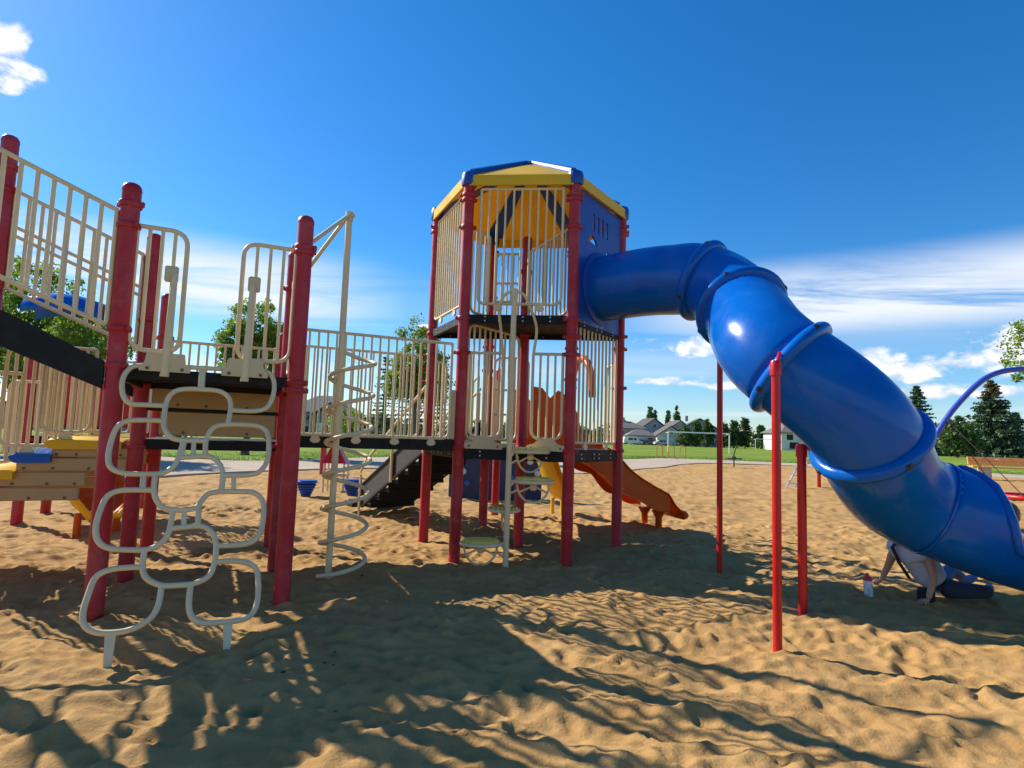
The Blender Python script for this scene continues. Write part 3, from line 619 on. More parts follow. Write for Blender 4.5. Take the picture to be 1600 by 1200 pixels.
# ================================================================ pod climber with round step pads in front of the tower
def disc_climber():
    p = Vector((-0.005, 6.25, 0)); ztop = 2.93
    th = thing('pad_climber', 'cream pole climber with yellow ribbed step pads in front of the tower', 'climber', p)
    MB().lathe([(0.030, sand_z(p.x, p.y) - 0.3), (0.030, ztop - 0.08), (0.033, ztop - 0.08), (0.033, ztop + 0.01), (0.0, ztop + 0.02)], p, 16).build('pole', CREAM, th, 50)
    a = along(pB, pC, 0.46) + Vector((0, 0, 2.25)); b = along(pB, pC, 0.80) + Vector((0, 0, 2.25)); top = p + Vector((0, 0, ztop - 0.02)); rt_ = (b - a).normalized()
    f_ = Vector((rt_.y, -rt_.x, 0))
    pts = [a, a + Vector((0, 0, 0.3)) - rt_ * 0.03 + f_ * 0.05, top - rt_ * 0.17 - Vector((0, 0, 0.16)) - f_ * 0.06, top - rt_ * 0.10 - Vector((0, 0, 0.03)) - f_ * 0.01, top, top + rt_ * 0.10 - Vector((0, 0, 0.03)) - f_ * 0.01, top + rt_ * 0.17 - Vector((0, 0, 0.16)) - f_ * 0.06, b + Vector((0, 0, 0.3)) + rt_ * 0.03 + f_ * 0.05, b]
    MB().tube(smoothpath(pts, 6), 0.016, 10).build('handle_arch', CREAM, th, 50)
    PAD = mat('yellow_step_pad', (0.80, 0.56, 0.10), 0.5, 0.1, 8, 0.05, 60, dirt=0.1)
    for ang, z in ((186, 0.23), (98, 0.55), (3, 0.88), (30, 1.19)):
        d = Vector((math.cos(rad(ang)), math.sin(rad(ang)), 0)); n = Vector((-d.y, d.x, 0)); c = p + d * 0.265 + Vector((0, 0, z)); ra, rb = 0.205, 0.16
        ring = [c + d * ra * math.cos(t) + n * rb * math.sin(t) for t in np.linspace(0, 2 * math.pi, 29)[:-1]]
        rim = MB().tube(ring, 0.020, 10, closed=True).tube([p + Vector((0, 0, z)), c - d * ra], 0.016, 8)
        rim.prism([p + Vector((0, 0, z - 0.09)) + n * 0.006, p + Vector((0, 0, z - 0.005)) + n * 0.006, c - d * (ra - 0.02) + n * 0.006 + Vector((0, 0, -0.005))], n * -0.012)
        pad = rim.build('step_pad', CREAM, th, 50)
        for k in range(7):
            y = -0.12 + 0.04 * k; hw = ra * math.sqrt(max(0.05, 1 - (y / rb) ** 2)) - 0.012; q = c + n * y + Vector((0, 0, 0.012))
            MB().bevbox(q + Vector((0, 0, 0.010)), d * hw, n * 0.0155, (0, 0, 0.022), 0.008).build('tread_rib', PAD, pad, 30)
        # hoop below with a bracing spreader
        hoop = [c + d * ra * 0.84 * math.cos(t) + Vector((0, 0, -0.02 + 0.20 * math.sin(t))) for t in np.linspace(math.pi, 2 * math.pi, 15)]
        h = MB().tube(hoop, 0.012, 8); h.tube([c + d * ra * 0.7 + Vector((0, 0, -0.11)), c + Vector((0, 0, -0.045)), c - d * ra * 0.7 + Vector((0, 0, -0.11))], 0.011, 8)
        h.tube([p + Vector((0, 0, z - 0.14)), c - d * ra * 0.8 + Vector((0, 0, -0.09))], 0.011, 8); h.bevbox(c + Vector((0, 0, -0.06)), d * 0.035, n * 0.02, (0, 0, 0.035), 0.012)
        h.build('hoop_brace', CREAM, th, 50)
disc_climber()

# ================================================================ left platforms, footbridge, ramp
plat = thing('climbing_platform', 'raised black-decked platform with red posts and cream guards behind the loop climber', 'play platform', ((pP1 + pP2b) / 2))
post(plat, pP1, 3.12, [2.955, 2.795, 2.03, 1.765]); post(plat, pP2, 3.10, [2.83, 2.79, 1.72, 1.66]); post(plat, pP3, 3.11, [2.86, 2.30, 1.70, 1.15]); post(plat, pP2b, 3.14, [2.75, 1.70, 1.18])
post(plat, pP4, 2.80, [2.3, 1.18]); post(plat, pQ, 2.48, [2.28, 2.1, 1.18])
def inset(pts, d=0.03):
    c = sum(pts, Vector()) / len(pts); return [p + (c - p).normalized() * d * 1.4 for p in pts]
sq1 = [pP1, pP2, pP2b, pP3]; sq2 = [pP3, pP2b, pQ, pP4]
slab(plat, inset(sq1), ZL, 0.035, BLACK); slab(plat, inset(sq2), Z1, 0.035, GREYDECK)
def edges(th, pts, z, h=0.07, closed=True):
    for i in range(len(pts) if closed else len(pts) - 1):
        a, b = pts[i], pts[(i + 1) % len(pts)]; d = (b - a).normalized(); mb = MB(); beam(mb, a + d * 0.055, b - d * 0.055, z, h, 0.035); mb.build('deck_beam', BLACK, th, 30)
edges(plat, sq1, ZL - 0.045, 0.085); edges(plat, sq2, Z1 - 0.05, 0.09)
# wings beside the climber opening
guard(plat, along(pP1, pP2, 0.055), along(pP1, pP2, 0.385), 1.89, 2.81, 3, (0.13, 0.11, 0.12, 0.01), r=0.0175, rb=0.0135)
guard(plat, along(pP1, pP2, 0.775), along(pP1, pP2, 1.165), 1.875, 2.80, 3, (0.11, 0.13, 0.01, 0.11), r=0.0175, rb=0.0135)
for t, s in ((0.315, -1), (0.85, 1)):
    mb = MB(); q = along(pP1, pP2, t) - v3 * 0.03; mb.bevbox(q + Vector((0, 0, 2.47)) + u3 * 0.015 * s, u3 * 0.045, v3 * 0.018, (0, 0, 0.06), 0.01); mb.build('grip_bracket', CREAMP, plat, 30)
# tan infill boards between the two deck levels
for z0, z1, t0 in ((1.255, 1.475, 0.16), (1.505, 1.745, 0.085)):
    mb = MB(); a = along(pP3, pP2b, t0); b = along(pP3, pP2b, 1.14); c = (a + b) / 2; mb.bevbox((c.x, c.y, (z0 + z1) / 2), u3 * (b - a).length / 2, v3 * 0.016, (0, 0, (z1 - z0) / 2), 0.008)
    o = mb.build('riser_board', TAN, plat, 30)
    for t in (0.2, 0.42, 0.75): MB().lathe([(0.013, 0), (0.013, 0.006), (0, 0.009)], a.lerp(b, t) - v3 * 0.016 + Vector((0, 0, z0 + 0.03)), 8, -v3).build('bolt', BOLT, o)
mb = MB(); beam(mb, along(pP3, pP2b, 0.06), along(pP3, pP2b, 1.16), 1.49, 0.03, 0.04); mb.build('deck_beam', BLACK, plat)
guard(plat, along(pP4, pQ, 0.08), along(pP4, pQ, 1.14), 1.30, 2.275, 11, (0.06, 0.06, 0.01, 0.01), mids=())
guard(plat, along(pP2, pP2b, 0.09), along(pP2, pP2b, 0.33), 1.88, 2.78, 2, (0.08, 0.1, 0.1, 0.01))
guard(plat, along(pP2b, pP2, 0.09), along(pP2b, pP2, 0.33), 1.88, 2.78, 2, (0.08, 0.1, 0.1, 0.01))

bridge = thing('footbridge', 'low footbridge with cream picket rails between platform and tower', 'footbridge', ((pP2b + pA) / 2))
slab(bridge, [along(pP2b, pB, 0.04) + v3 * 0.03, along(pB, pP2b, 0.04) + v3 * 0.03, along(pA, pQ, 0.04) - v3 * 0.03, along(pQ, pA, 0.04) - v3 * 0.03], Z1, 0.03, GREYDECK)
for a, b, nn in ((pP2b, pB, 17), (pQ, pA, 17)):
    mb = MB(); beam(mb, along(a, b, 0.06), along(b, a, 0.06), Z1 + 0.012, 0.125, 0.03); mb.build('side_beam', BLACK, bridge, 30)
    off = (-v3 if a is pP2b else v3) * 0.018
    guard(bridge, along(a, b, 0.10) + off, along(a, b, 1.70) + off, 1.30, 2.355, nn, (0.07, 0.09, 0.01, 0.01), r=0.0165, rb=0.012, feet=4)
MB().bevbox(along(pP2b, pB, 1.745) + Vector((0, 0, 1.57)), u3 * 0.045, v3 * 0.012, (0, 0, 0.27), 0.006).build('end_plate', CREAMP, bridge, 30)

ramp = thing('sloped_ramp', 'black-sided sloping ramp climbing left from the platform between cream rails', 'ramp', (pP1 + pP0) / 2)
Zv = Vector((0, 0, 1)); RS = 0.42; ZU = ZL + 1.12 * RS
for k in range(7):   # walking surface, slatted with gaps added to break its shadow into streaks
    t = 0.09 + 0.155 * k; q = (pP1 + pP3) / 2 - u3 * t + Zv * (ZL - 0.035 + RS * t); MB().bevbox(q, (-u3 + Zv * RS).normalized() * 0.042, v3 * (S / 2 - 0.03), (u3 * RS + Zv).normalized() * 0.016, 0.005).build('ramp_shadow_slat', GREYDECK, ramp, 20)
for a, off in ((pP1, -v3), (pP3, v3)):
    mb = MB(); d = -u3; base = a + off * 0.02
    pol = [base + d * 0.065 + Zv * (ZL + 0.025), base + d * 1.10 + Zv * (ZU + 0.06), base + d * 1.10 + Zv * (ZU - 0.20), base + d * 0.065 + Zv * (ZL - 0.17)]
    mb.prism(pol, off * 0.03); mb.build('side_board', BLACK, ramp, 20)
    guard(ramp, a - u3 * 0.08, a - u3 * 1.04, ZL + 0.29, ZL + 1.14, 9, (0.03, 0.03, 0.01, 0.01), z0b=ZL + 0.29 + 0.96 * RS, z1b=ZL + 1.14 + 0.96 * RS, r=0.0165, rb=0.0145, mids=(() if a is pP1 else (0.55, 0.64)))
# tall posts at the ramp top; unseen rung ladder added so sun reaches the sand
uplat = thing('posts_with_added_ladder', 'tall red post pair at the top of the ramp with an added unseen rung ladder', 'ladder', pP0 - u3 * 0.3)
pP00 = pP0 - u3 * 1.83; pP11 = pP1x - u3 * 1.83
for q in (pP0, pP1x, pP00, pP11): post(uplat, q, 3.78, [3.5, 3.3, 2.1])
for q in (pP0, pP1x): MB().tube([q + Zv * (ZU + 0.02), q - u3 * 1.83 + Zv * (ZU + 0.02)], 0.03, 10).build('side_rail', CREAM, uplat, 50)
for k in range(6): q = pP1x - u3 * (0.25 + 0.28 * k) + Zv * (ZU + 0.02); MB().tube([q, q + v3 * S], 0.018, 8).build('rung', CREAM, uplat, 50)
mb = MB(); beam(mb, pP1x + v3 * 0.06, pP0 - v3 * 0.06, ZU - 0.06, 0.1, 0.04); mb.build('cross_beam', BLACK, uplat)

# steps going down to the left from the low platform, tan boards with coloured tread caps
steps = thing('step_stack', 'tan-boarded steps with yellow and blue plastic treads at far left', 'steps', (pP3 + pP4) / 2 - u3 * 0.7)
def on3(t, w, z): return pP3 - u3 * t + v3 * w + Zv * z
for t0, t1, z0, z1 in ((0.06, 0.62, 1.045, 1.20), (0.06, 0.85, 0.925, 1.040), (0.36, 1.10, 0.795, 0.920), (0.40, 1.35, 0.675, 0.790), (0.95, 1.6, 0.55, 0.67)):
    for w, sg in ((0.02, -1), (S - 0.02, 1)):
        mb = MB(); c = on3((t0 + t1) / 2, w, (z0 + z1) / 2); mb.bevbox(c, u3 * (t1 - t0) / 2, v3 * 0.018, (0, 0, (z1 - z0) / 2 - 0.002), 0.008); o = mb.build('side_board', TAN, steps, 30)
        for t in (0.10, 0.36, 0.68, 0.93): MB().lathe([(0.012, 0), (0.012, 0.005), (0, 0.008)], on3(t0 + (t1 - t0) * t, w, z0 + 0.025) + v3 * sg * 0.018, 8, v3 * sg).build('bolt', BOLT, o)
for t0, t1, z, m in ((0.10, 0.67, 1.215, YEL), (0.60, 0.90, 1.095, BLUE), (0.84, 1.14, 0.955, YEL), (1.08, 1.38, 0.82, BLUE), (1.32, 1.62, 0.70, YEL)):
    mb = MB(); rows = []
    for w in np.linspace(-0.06, S + 0.06, 9):
        bow = 0.012 * math.sin(w * 9); pr = [(t0 + 0.01, z - 0.02), (t0, z - 0.01), (t0 + 0.02, z), (t1 - 0.06, z), (t1 - 0.02 + bow, z - 0.015), (t1 + bow, z - 0.05), (t1 - 0.02 + bow, z - 0.085), (t1 - 0.06, z - 0.10), (t0 + 0.01, z - 0.095)]
        lift = -0.02 if abs(w - S / 2) > S / 2 + 0.02 else 0.0
        rows.append([on3(t, w, q + lift * (1 if q > z - 0.03 else 0)) for t, q in pr])
    K = 9; mb.add([q for r in rows for q in r], [(i * K + k, i * K + (k + 1) % K, (i + 1) * K + (k + 1) % K, (i + 1) * K + k) for i in range(8) for k in range(K)] + [tuple(range(K)), tuple(8 * K + k for k in reversed(range(K)))]); mb.build('tread', m, steps, 35)
for w in (0.0, S):
    for t0, t1, z0, z1, n in ((0.36, 0.70, 1.26, 1.99, 4), (0.60, 0.98, 1.14, 1.96, 5), (0.86, 1.30, 1.00, 1.74, 6)):
        guard(steps, on3(t0, w, 0), on3(t1, w, 0), z0, z1, n, (0.10, 0.08, 0.09, 0.02), r=0.0155, rb=0.013, feet=1)
for t in (0.35, 1.3):
    q = on3(t, 0.6, 0); post(steps, q, 0.7, (), r=0.05, dome=False)

# loop climber in front
O_ = Vector((-2.81413, 4.12606, 1.74)); DN = Vector((0.18710623, -0.41516691, -0.89029641))
LOOPS = {'top': [(0.35, 0.286), (0.241, 0.285), (0.141, 0.28), (0.09, 0.219), (0.068, 0.109), (0.085, 0.02), (0.137, -0.03), (0.304, -0.045), (0.555, -0.05), (0.936, -0.055), (1.017, -0.04), (1.054, 0.03), (1.053, 0.155), (1.014, 0.259), (0.935, 0.296), (0.767, 0.30)],
'c2': [(0.757, 0.418), (0.764, 0.338), (0.766, 0.256), (0.744, 0.187), (0.682, 0.144), (0.571, 0.136), (0.44, 0.145), (0.38, 0.183), (0.354, 0.259), (0.354, 0.381), (0.364, 0.456), (0.401, 0.519), (0.463, 0.549), (0.629, 0.553)],
'l3': [(0.352, 0.406), (0.255, 0.405), (0.145, 0.415), (0.092, 0.461), (0.072, 0.561), (0.072, 0.681), (0.099, 0.759), (0.173, 0.797), (0.29, 0.803), (0.384, 0.797), (0.444, 0.756), (0.473, 0.685), (0.49, 0.559)],
'r3': [(0.635, 0.675), (0.629, 0.555), (0.654, 0.467), (0.704, 0.427), (0.811, 0.415), (0.951, 0.421), (1.019, 0.464), (1.038, 0.554), (1.037, 0.676), (1.004, 0.762), (0.934, 0.805), (0.756, 0.811)],
'c4': [(0.473, 0.685), (0.535, 0.677), (0.653, 0.671), (0.717, 0.712), (0.753, 0.795), (0.752, 0.927)],
'c4b': [(0.353, 0.803), (0.355, 0.894), (0.374, 0.971), (0.414, 1.028), (0.477, 1.052), (0.600, 1.047), (0.640, 0.996), (0.677, 0.946), (0.752, 0.927)],
'l5': [(0.354, 0.917), (0.273, 0.914), (0.167, 0.918), (0.107, 0.958), (0.084, 1.049), (0.078, 1.146), (0.099, 1.233), (0.156, 1.284), (0.251, 1.302), (0.369, 1.306), (0.439, 1.269), (0.475, 1.199), (0.481, 1.052)],
'r5': [(0.752, 0.927), (0.845, 0.93), (0.95, 0.937), (1.009, 0.985), (1.027, 1.06), (1.023, 1.168), (0.998, 1.253), (0.927, 1.297), (0.756, 1.302)], 'r5b': [(0.628, 1.02), (0.635, 1.165)],
'c6': [(0.483, 1.178), (0.552, 1.171), (0.655, 1.167), (0.718, 1.209), (0.751, 1.289), (0.753, 1.406), (0.726, 1.491), (0.65, 1.532), (0.559, 1.537), (0.47, 1.531), (0.391, 1.486), (0.358, 1.417), (0.355, 1.305)],
'l7': [(0.35, 1.413), (0.281, 1.412), (0.19, 1.42), (0.127, 1.459), (0.106, 1.553), (0.097, 1.66), (0.117, 1.73), (0.176, 1.77), (0.251, 1.782), (0.345, 1.773), (0.435, 1.722), (0.469, 1.646), (0.474, 1.533)],
'r7': [(0.753, 1.406), (0.844, 1.405), (0.926, 1.416), (0.995, 1.459), (1.016, 1.546), (1.016, 1.675), (0.986, 1.748), (0.916, 1.775), (0.808, 1.778), (0.717, 1.772), (0.657, 1.735), (0.632, 1.66), (0.63, 1.537)]}
STRUTS = [((0.555, -0.05), (0.561, 0.136), 0.022), ((0.554, 0.555), (0.562, 0.677), 0.015), ((0.497, 0.552), (0.490, 0.68), 0.015), ((0.285, 0.803), (0.293, 0.915), 0.017), ((0.823, 0.809), (0.831, 0.93), 0.015), ((0.546, 1.054), (0.555, 1.173), 0.015), ((0.764, 0.809), (0.756, 0.929), 0.015)]
loop = thing('loop_climber', 'cream loop-shaped ladder climber leaning on the left platform', 'climber', (-1.95, 3.6, 0))
def cl(q): return O_ + u3 * q[0] + DN * q[1]
for k, pts in LOOPS.items():
    MB().tube(smoothpath([cl(q) for q in pts], 5), 0.0175, 12).build('loop_rung', CREAM, loop, 60)
lnm = u3.cross(DN).normalized()
for a, b, w in STRUTS:
    a, b = cl(a), cl(b); d = (b - a); s = u3 * w; mb = MB(); mb.bevbox((a + b) / 2, d / 2, s, lnm * 0.011, 0.005); mb.build('strut', CREAM, loop, 30)
for (a, b) in (((0.249, 1.775), (0.259, 1.99)), ((0.857, 1.77), (0.862, 1.975))):
    a, b = cl(a), cl(b); gz = sand_z(b.x, b.y); b.z = gz - 0.12; mb = MB(); s0, s1 = u3 * 0.028, u3 * 0.014
    mb.add([a - s0 - lnm * 0.01, a + s0 - lnm * 0.01, a + s0 + lnm * 0.01, a - s0 + lnm * 0.01, b - s1 - lnm * 0.01, b + s1 - lnm * 0.01, b + s1 + lnm * 0.01, b - s1 + lnm * 0.01], [(0, 1, 2, 3), (7, 6, 5, 4), (0, 4, 5, 1), (1, 5, 6, 2), (2, 6, 7, 3), (3, 7, 4, 0)]); mb.build('ground_leg', CREAM, loop, 20)
for t, s in ((0.315, -1), (0.845, 1)):
    q = pP1 + u3 * t - v3 * 0.085; mb = MB(); mb.tube([q + Zv * 1.70, q + Zv * 1.9 + u3 * 0.004, q + Zv * 2.43 + v3 * 0.02 + u3 * 0.01, q + Zv * 2.47 + v3 * 0.035 + u3 * 0.012], [0.030, 0.029, 0.021, 0.012], 12); mb.build('hand_grip', CREAM, loop, 50)
    pol = [q - v3 * 0.012 + u3 * x + Zv * z for x, z in ((-0.16, 1.735), (0.16, 1.735), (0.165, 1.76), (0.13, 1.80), (0.12, 1.87), (-0.12, 1.87), (-0.13, 1.80), (-0.165, 1.76))]
    MB().prism(pol, v3 * 0.02).build('top_plate', CREAMP, loop, 20)
    for x in (-0.11, 0.11): MB().lathe([(0.012, 0), (0.012, 0.006), (0, 0.009)], q - v3 * 0.012 + u3 * x + Zv * 1.755, 8, -v3).build('bolt', BOLT, loop)

# spiral climber
spi = thing('spiral_climber', 'cream corkscrew spiral pole climber between platform and tower', 'climber', (-1.62, 5.5, 0))
sp = Vector((-1.62, 5.50, 0)); gz = sand_z(sp.x, sp.y); stop_ = 3.42
MB().lathe([(0.030, gz - 0.3), (0.030, stop_ - 0.06), (0.035, stop_ - 0.06), (0.035, stop_ + 0.03), (0.0, stop_ + 0.035)], sp, 16).build('pole', CREAM, spi, 50)
ax_ = sp + Vector((0.11, 0.03, 0)); hr = 0.205; pts = []
ph = -90.0
while ph <= 6 * 360 + 190: a = rad(-ph); pts.append(ax_ + Vector((math.cos(a) * hr, math.sin(a) * hr, 1.985 - 0.304 * ph / 360))); ph += 15
pts = [sp + Zv * 2.10] + pts
MB().tube(pts, 0.0195, 10).build('helix_rail', CREAM, spi, 60)
for k in range(6):
    z = 1.985 - 0.304 * (k + 0.5); q = ax_ + Vector((-hr, 0, z)); MB().tube([q, sp + Zv * z], 0.012, 8).build('spacer', CREAM, spi)
for a, z in ((pP2, 2.87), (pP2b, 2.80)):
    s_ = (sp - a).normalized(); MB().tube(roundpath([a + Zv * z + s_ * 0.05, sp + Zv * (stop_ - 0.02) - s_ * 0.03, sp + Zv * (stop_ - 0.01) + s_ * 0.06], 0.05, 4, closed=False), 0.019, 10).build('top_arm', CREAM, spi, 50)

# mesh stairs down from the tower's back left side
st = thing('mesh_stairs', 'black mesh-sided stairs with cream handrails behind the footbridge', 'stairs', (-1.5, 9.2, 0))
s0 = (pA + pF) / 2 + Vector((-0.06, 0.08, 0)); sd_ = Vector((-0.62, 0.785, 0)).normalized(); sn_ = Vector((sd_.y, -sd_.x, 0)); run = 2.05; hw = 0.42
MESHG = mat('grey_mesh_infill', (0.085, 0.078, 0.072), 0.8, 0.25, 30, 0.5, 260, dirt=0.15, spec=0.2)
def sz(t): return Z1 - (Z1 - 0.18) * t / run
for sg in (-1, 1):
    e = sn_ * sg * hw
    for t0, t1 in ((0.02, 0.95), (1.05, 2.0)):
        pol = [s0 + sd_ * t + e + Zv * z for t, z in ((t0, sz(t0) - 0.06), (t1, sz(t1) - 0.06), (t1, sz(t1) + 0.30), (t0, sz(t0) + 0.30))]; MB().prism(pol, sn_ * 0.01).build('mesh_panel', MESHG, st, 20)
        fr = MB()
        for a, b in zip(pol, pol[1:] + pol[:1]): fr.tube([a + sn_ * 0.005, b + sn_ * 0.005], 0.026, 6)
        fr.build('panel_frame', BLACK, st, 30)
    rail = [s0 + sd_ * 0.05 + e * 1.05 + Zv * (sz(0) + 0.80), s0 + sd_ * 1.9 + e * 1.05 + Zv * (sz(1.9) + 0.62), s0 + sd_ * 2.07 + e * 1.05 + Zv * (sz(2.05) + 0.50)]
    MB().tube(rail, 0.02, 8).build('handrail', CREAM, st, 50)
    for t in (0.08, 1.0, 2.05): MB().tube([s0 + sd_ * t + e * 1.06 + Zv * (-0.1 if t > 2 else sz(t) - 0.1), s0 + sd_ * t + e * 1.05 + Zv * (sz(t) + (0.80 - 0.16 * t))], 0.022, 10).build('rail_post', CREAM, st, 50)
for k in range(7):
    t = 0.14 + k * 0.29; z = Z1 - 0.15 * (k + 1); MB().bevbox(s0 + sd_ * t + Zv * z, sd_ * 0.15, sn_ * (hw - 0.03), (0, 0, 0.022), 0.006).build('tread', BLACK, st, 20); MB().bevbox(s0 + sd_ * (t - 0.13) + Zv * (z + 0.075), sd_ * 0.008, sn_ * (hw - 0.03), (0, 0, 0.055), 0.003).build('riser', BLACK, st, 20)
guard(st, s0 + sd_ * 0.1 + sn_ * hw * 1.05, s0 + sd_ * 2.0 + sn_ * hw * 1.05, sz(0.1) + 0.1, sz(0) + 1.0, 14, (0.02, 0.02, 0.02, 0.02), z0b=0.30, z1b=0.95, rb=0.011)
mb = MB(); mb.bevbox(s0 + sd_ * 2.30 - sn_ * 0.1 + Zv * 0.17, sd_ * 0.16, sn_ * 0.42, (0, 0, 0.05), 0.01); mb.build('bottom_step', BLACK, st, 30)

# small rear deck with posts and a yellow slide
rear = thing('rear_deck', 'low rear deck on red posts behind the tower', 'play platform', (0.3, 9.5, 0))
g1 = Vector((-0.22, 10.05, 0)); g2 = Vector((1.0, 9.93, 0)); post(rear, g1, 2.5, [1.15, 2.2]); post(rear, g2, 2.5, [1.15, 2.2]); slab(rear, [pF, pH, g2, g1], Z1 - 0.005, 0.04, GREYDECK); edges(rear, [pF, g1, g2, pH], Z1 - 0.06, 0.1, False)
guard(rear, along(pF, g1, 0.1), along(pF, g1, 1.28), 1.3, 2.25, 10); guard(rear, along(pH, g2, 0.1), along(pH, g2, 1.28), 1.3, 2.25, 10)
ys_ = thing('yellow_slide', 'narrow yellow plastic slide beneath the tower deck', 'slide', (0.8, 10.5, 0))
path_ = smoothpath([(0.28, 9.92, 1.26), (0.42, 10.02, 1.20), (0.60, 10.14, 0.92), (0.74, 10.26, 0.56), (0.86, 10.38, 0.34), (1.00, 10.50, 0.27)], 5); rows = []
YS = mat('yellow_slide_plastic', (0.70, 0.42, 0.012), 0.33, 0.06, 3)
for p in path_: rows.append([p + Vector((-0.64, 0.77, 0)) * x + Zv * z for x, z in ((-0.26, 0.17), (-0.22, 0.19), (-0.19, 0.05), (-0.12, 0), (0.12, 0), (0.19, 0.05), (0.22, 0.19), (0.26, 0.17))])
mb = MB(); mb.add([q for r in rows for q in r], [(i * 8 + k, i * 8 + k + 1, (i + 1) * 8 + k + 1, (i + 1) * 8 + k) for i in range(len(rows) - 1) for k in range(7)]); o = mb.build('chute', YS, ys_, 40); sm = o.modifiers.new('thickness', 'SOLIDIFY'); sm.thickness = 0.02
for sg in (-1, 1): MB().lathe([(0.035, -0.3), (0.035, 0.30)], (0.86 - 0.64 * 0.12 * sg, 10.38 + 0.77 * 0.12 * sg, 0), 10).build('foot', YS, ys_)

# climbing wall behind the tower
cw = thing('climbing_wall', 'dark blue panel climbing wall with bolted hand holds behind the tower', 'climbing wall', (-0.3, 12.9, 0))
WALLB = mat('slate_blue_panel', (0.035, 0.05, 0.10), 0.6, 0.12, 2, spec=0.2)
for i, (x0, x1, z1) in enumerate(((-1.30, -0.62, 1.12), (-0.60, 0.16, 1.16), (0.18, 0.72, 1.12))):
    MB().bevbox(((x0 + x1) / 2, 12.9 + 0.05 * i, z1 / 2 - 0.1), ((x1 - x0) / 2, 0, 0), (0, 0.03, 0), (0, 0, z1 / 2 + 0.1), 0.02).build('panel', WALLB, cw, 30)
HOLD = mat('pale_climbing_hold', (0.6, 0.58, 0.55), 0.6, 0.1, 8); HOLDB = mat('blue_climbing_hold', (0.03, 0.09, 0.35), 0.5, 0.1, 8)
for x, z, m in ((-1.2, 0.85, HOLD), (-1.0, 0.55, HOLD), (-0.85, 0.95, HOLDB), (-0.9, 0.3, HOLDB), (-0.3, 0.7, HOLD), (0.05, 0.45, HOLDB), (0.45, 0.8, HOLD), (0.62, 0.55, HOLD), (0.6, 0.25, HOLDB), (-1.15, 0.28, HOLD)):
    MB().lathe([(0.075, 0), (0.07, 0.03), (0.045, 0.06), (0, 0.07)], (x, 12.87 if x < -0.6 else 12.92 if x < 0.23 else 12.97, z), 9, (0.15, -1, 0.2)).build('hold', m, cw, 60)

# short orange slide and far left platform seen through the steps
fo = thing('short_slide', 'short orange slide end with yellow rim seen past the tan steps', 'slide', (-5.2, 7.4, 0))
rows = []
for p in smoothpath([(-5.9, 8.2, 0.95), (-5.6, 7.9, 0.62), (-5.3, 7.6, 0.36), (-5.0, 7.3, 0.26), (-4.75, 7.05, 0.25)], 5): rows.append([p + Vector((0.70, 0.71, 0)) * x + Zv * z for x, z in ((-0.34, 0.25), (-0.30, 0.26), (-0.27, 0.1), (-0.15, 0), (0.15, 0), (0.27, 0.1), (0.30, 0.26), (0.34, 0.25))])
mb = MB(); mb.add([q for r in rows for q in r], [(i * 8 + k, i * 8 + k + 1, (i + 1) * 8 + k + 1, (i + 1) * 8 + k) for i in range(len(rows) - 1) for k in range(7)]); o = mb.build('chute', ORANGE, fo, 40); sm = o.modifiers.new('thickness', 'SOLIDIFY'); sm.thickness = 0.02
MB().tube(rows[-1][0:1] + rows[-1][3:5] + rows[-1][7:8], 0.04, 10).build('rim', YEL, fo, 50)
for x in (-0.2, 0.2): MB().lathe([(0.04, -0.3), (0.04, 0.26)], (-5.0 + 0.7 * x, 7.3 + 0.71 * x, 0), 10).build('foot', ORANGE, fo)
fp = thing('far_platform', 'second play platform with red posts and blue hood at far left', 'play platform', (-6.2, 8.4, 0))
r1 = Vector((-6.33, 7.72, 0)); r2 = r1 + u3 * S; r3 = r2 + v3 * S; r4 = r1 + v3 * S
for q in (r1, r2, r3, r4): post(fp, q, 2.55, [2.2, 1.1])
slab(fp, inset([r1, r2, r3, r4]), 1.15, 0.04, GREYDECK); edges(fp, [r1, r2, r3, r4], 1.09, 0.1)
guard(fp, along(r1, r2, 0.08), along(r1, r2, 1.14), 1.22, 2.2, 10); guard(fp, along(r2, r3, 0.08), along(r2, r3, 1.14), 1.22, 2.2, 10)
MB().bevbox((r3 + r4) / 2 + Zv * 1.7, u3 * 0.5, v3 * 0.015, (0, 0, 0.42), 0.01).build('wall_panel', RED2, fp, 20)
hood = MB(); arcs = []
for k, t in enumerate(np.linspace(0, 1, 7)):
    arcs.append([r4 - u3 * 0.45 + u3 * 0.95 * t + v3 * (0.36 * math.cos(a)) + Zv * (2.90 + 0.28 * math.sin(a) + 0.10 * math.sin(math.pi * t)) for a in np.linspace(0, math.pi, 13)])
hood.add([q for r in arcs for q in r], [(i * 13 + k, i * 13 + k + 1, (i + 1) * 13 + k + 1, (i + 1) * 13 + k) for i in range(6) for k in range(12)]); o = hood.build('hood', BLUE, fp, 60); sm = o.modifiers.new('thickness', 'SOLIDIFY'); sm.thickness = 0.02

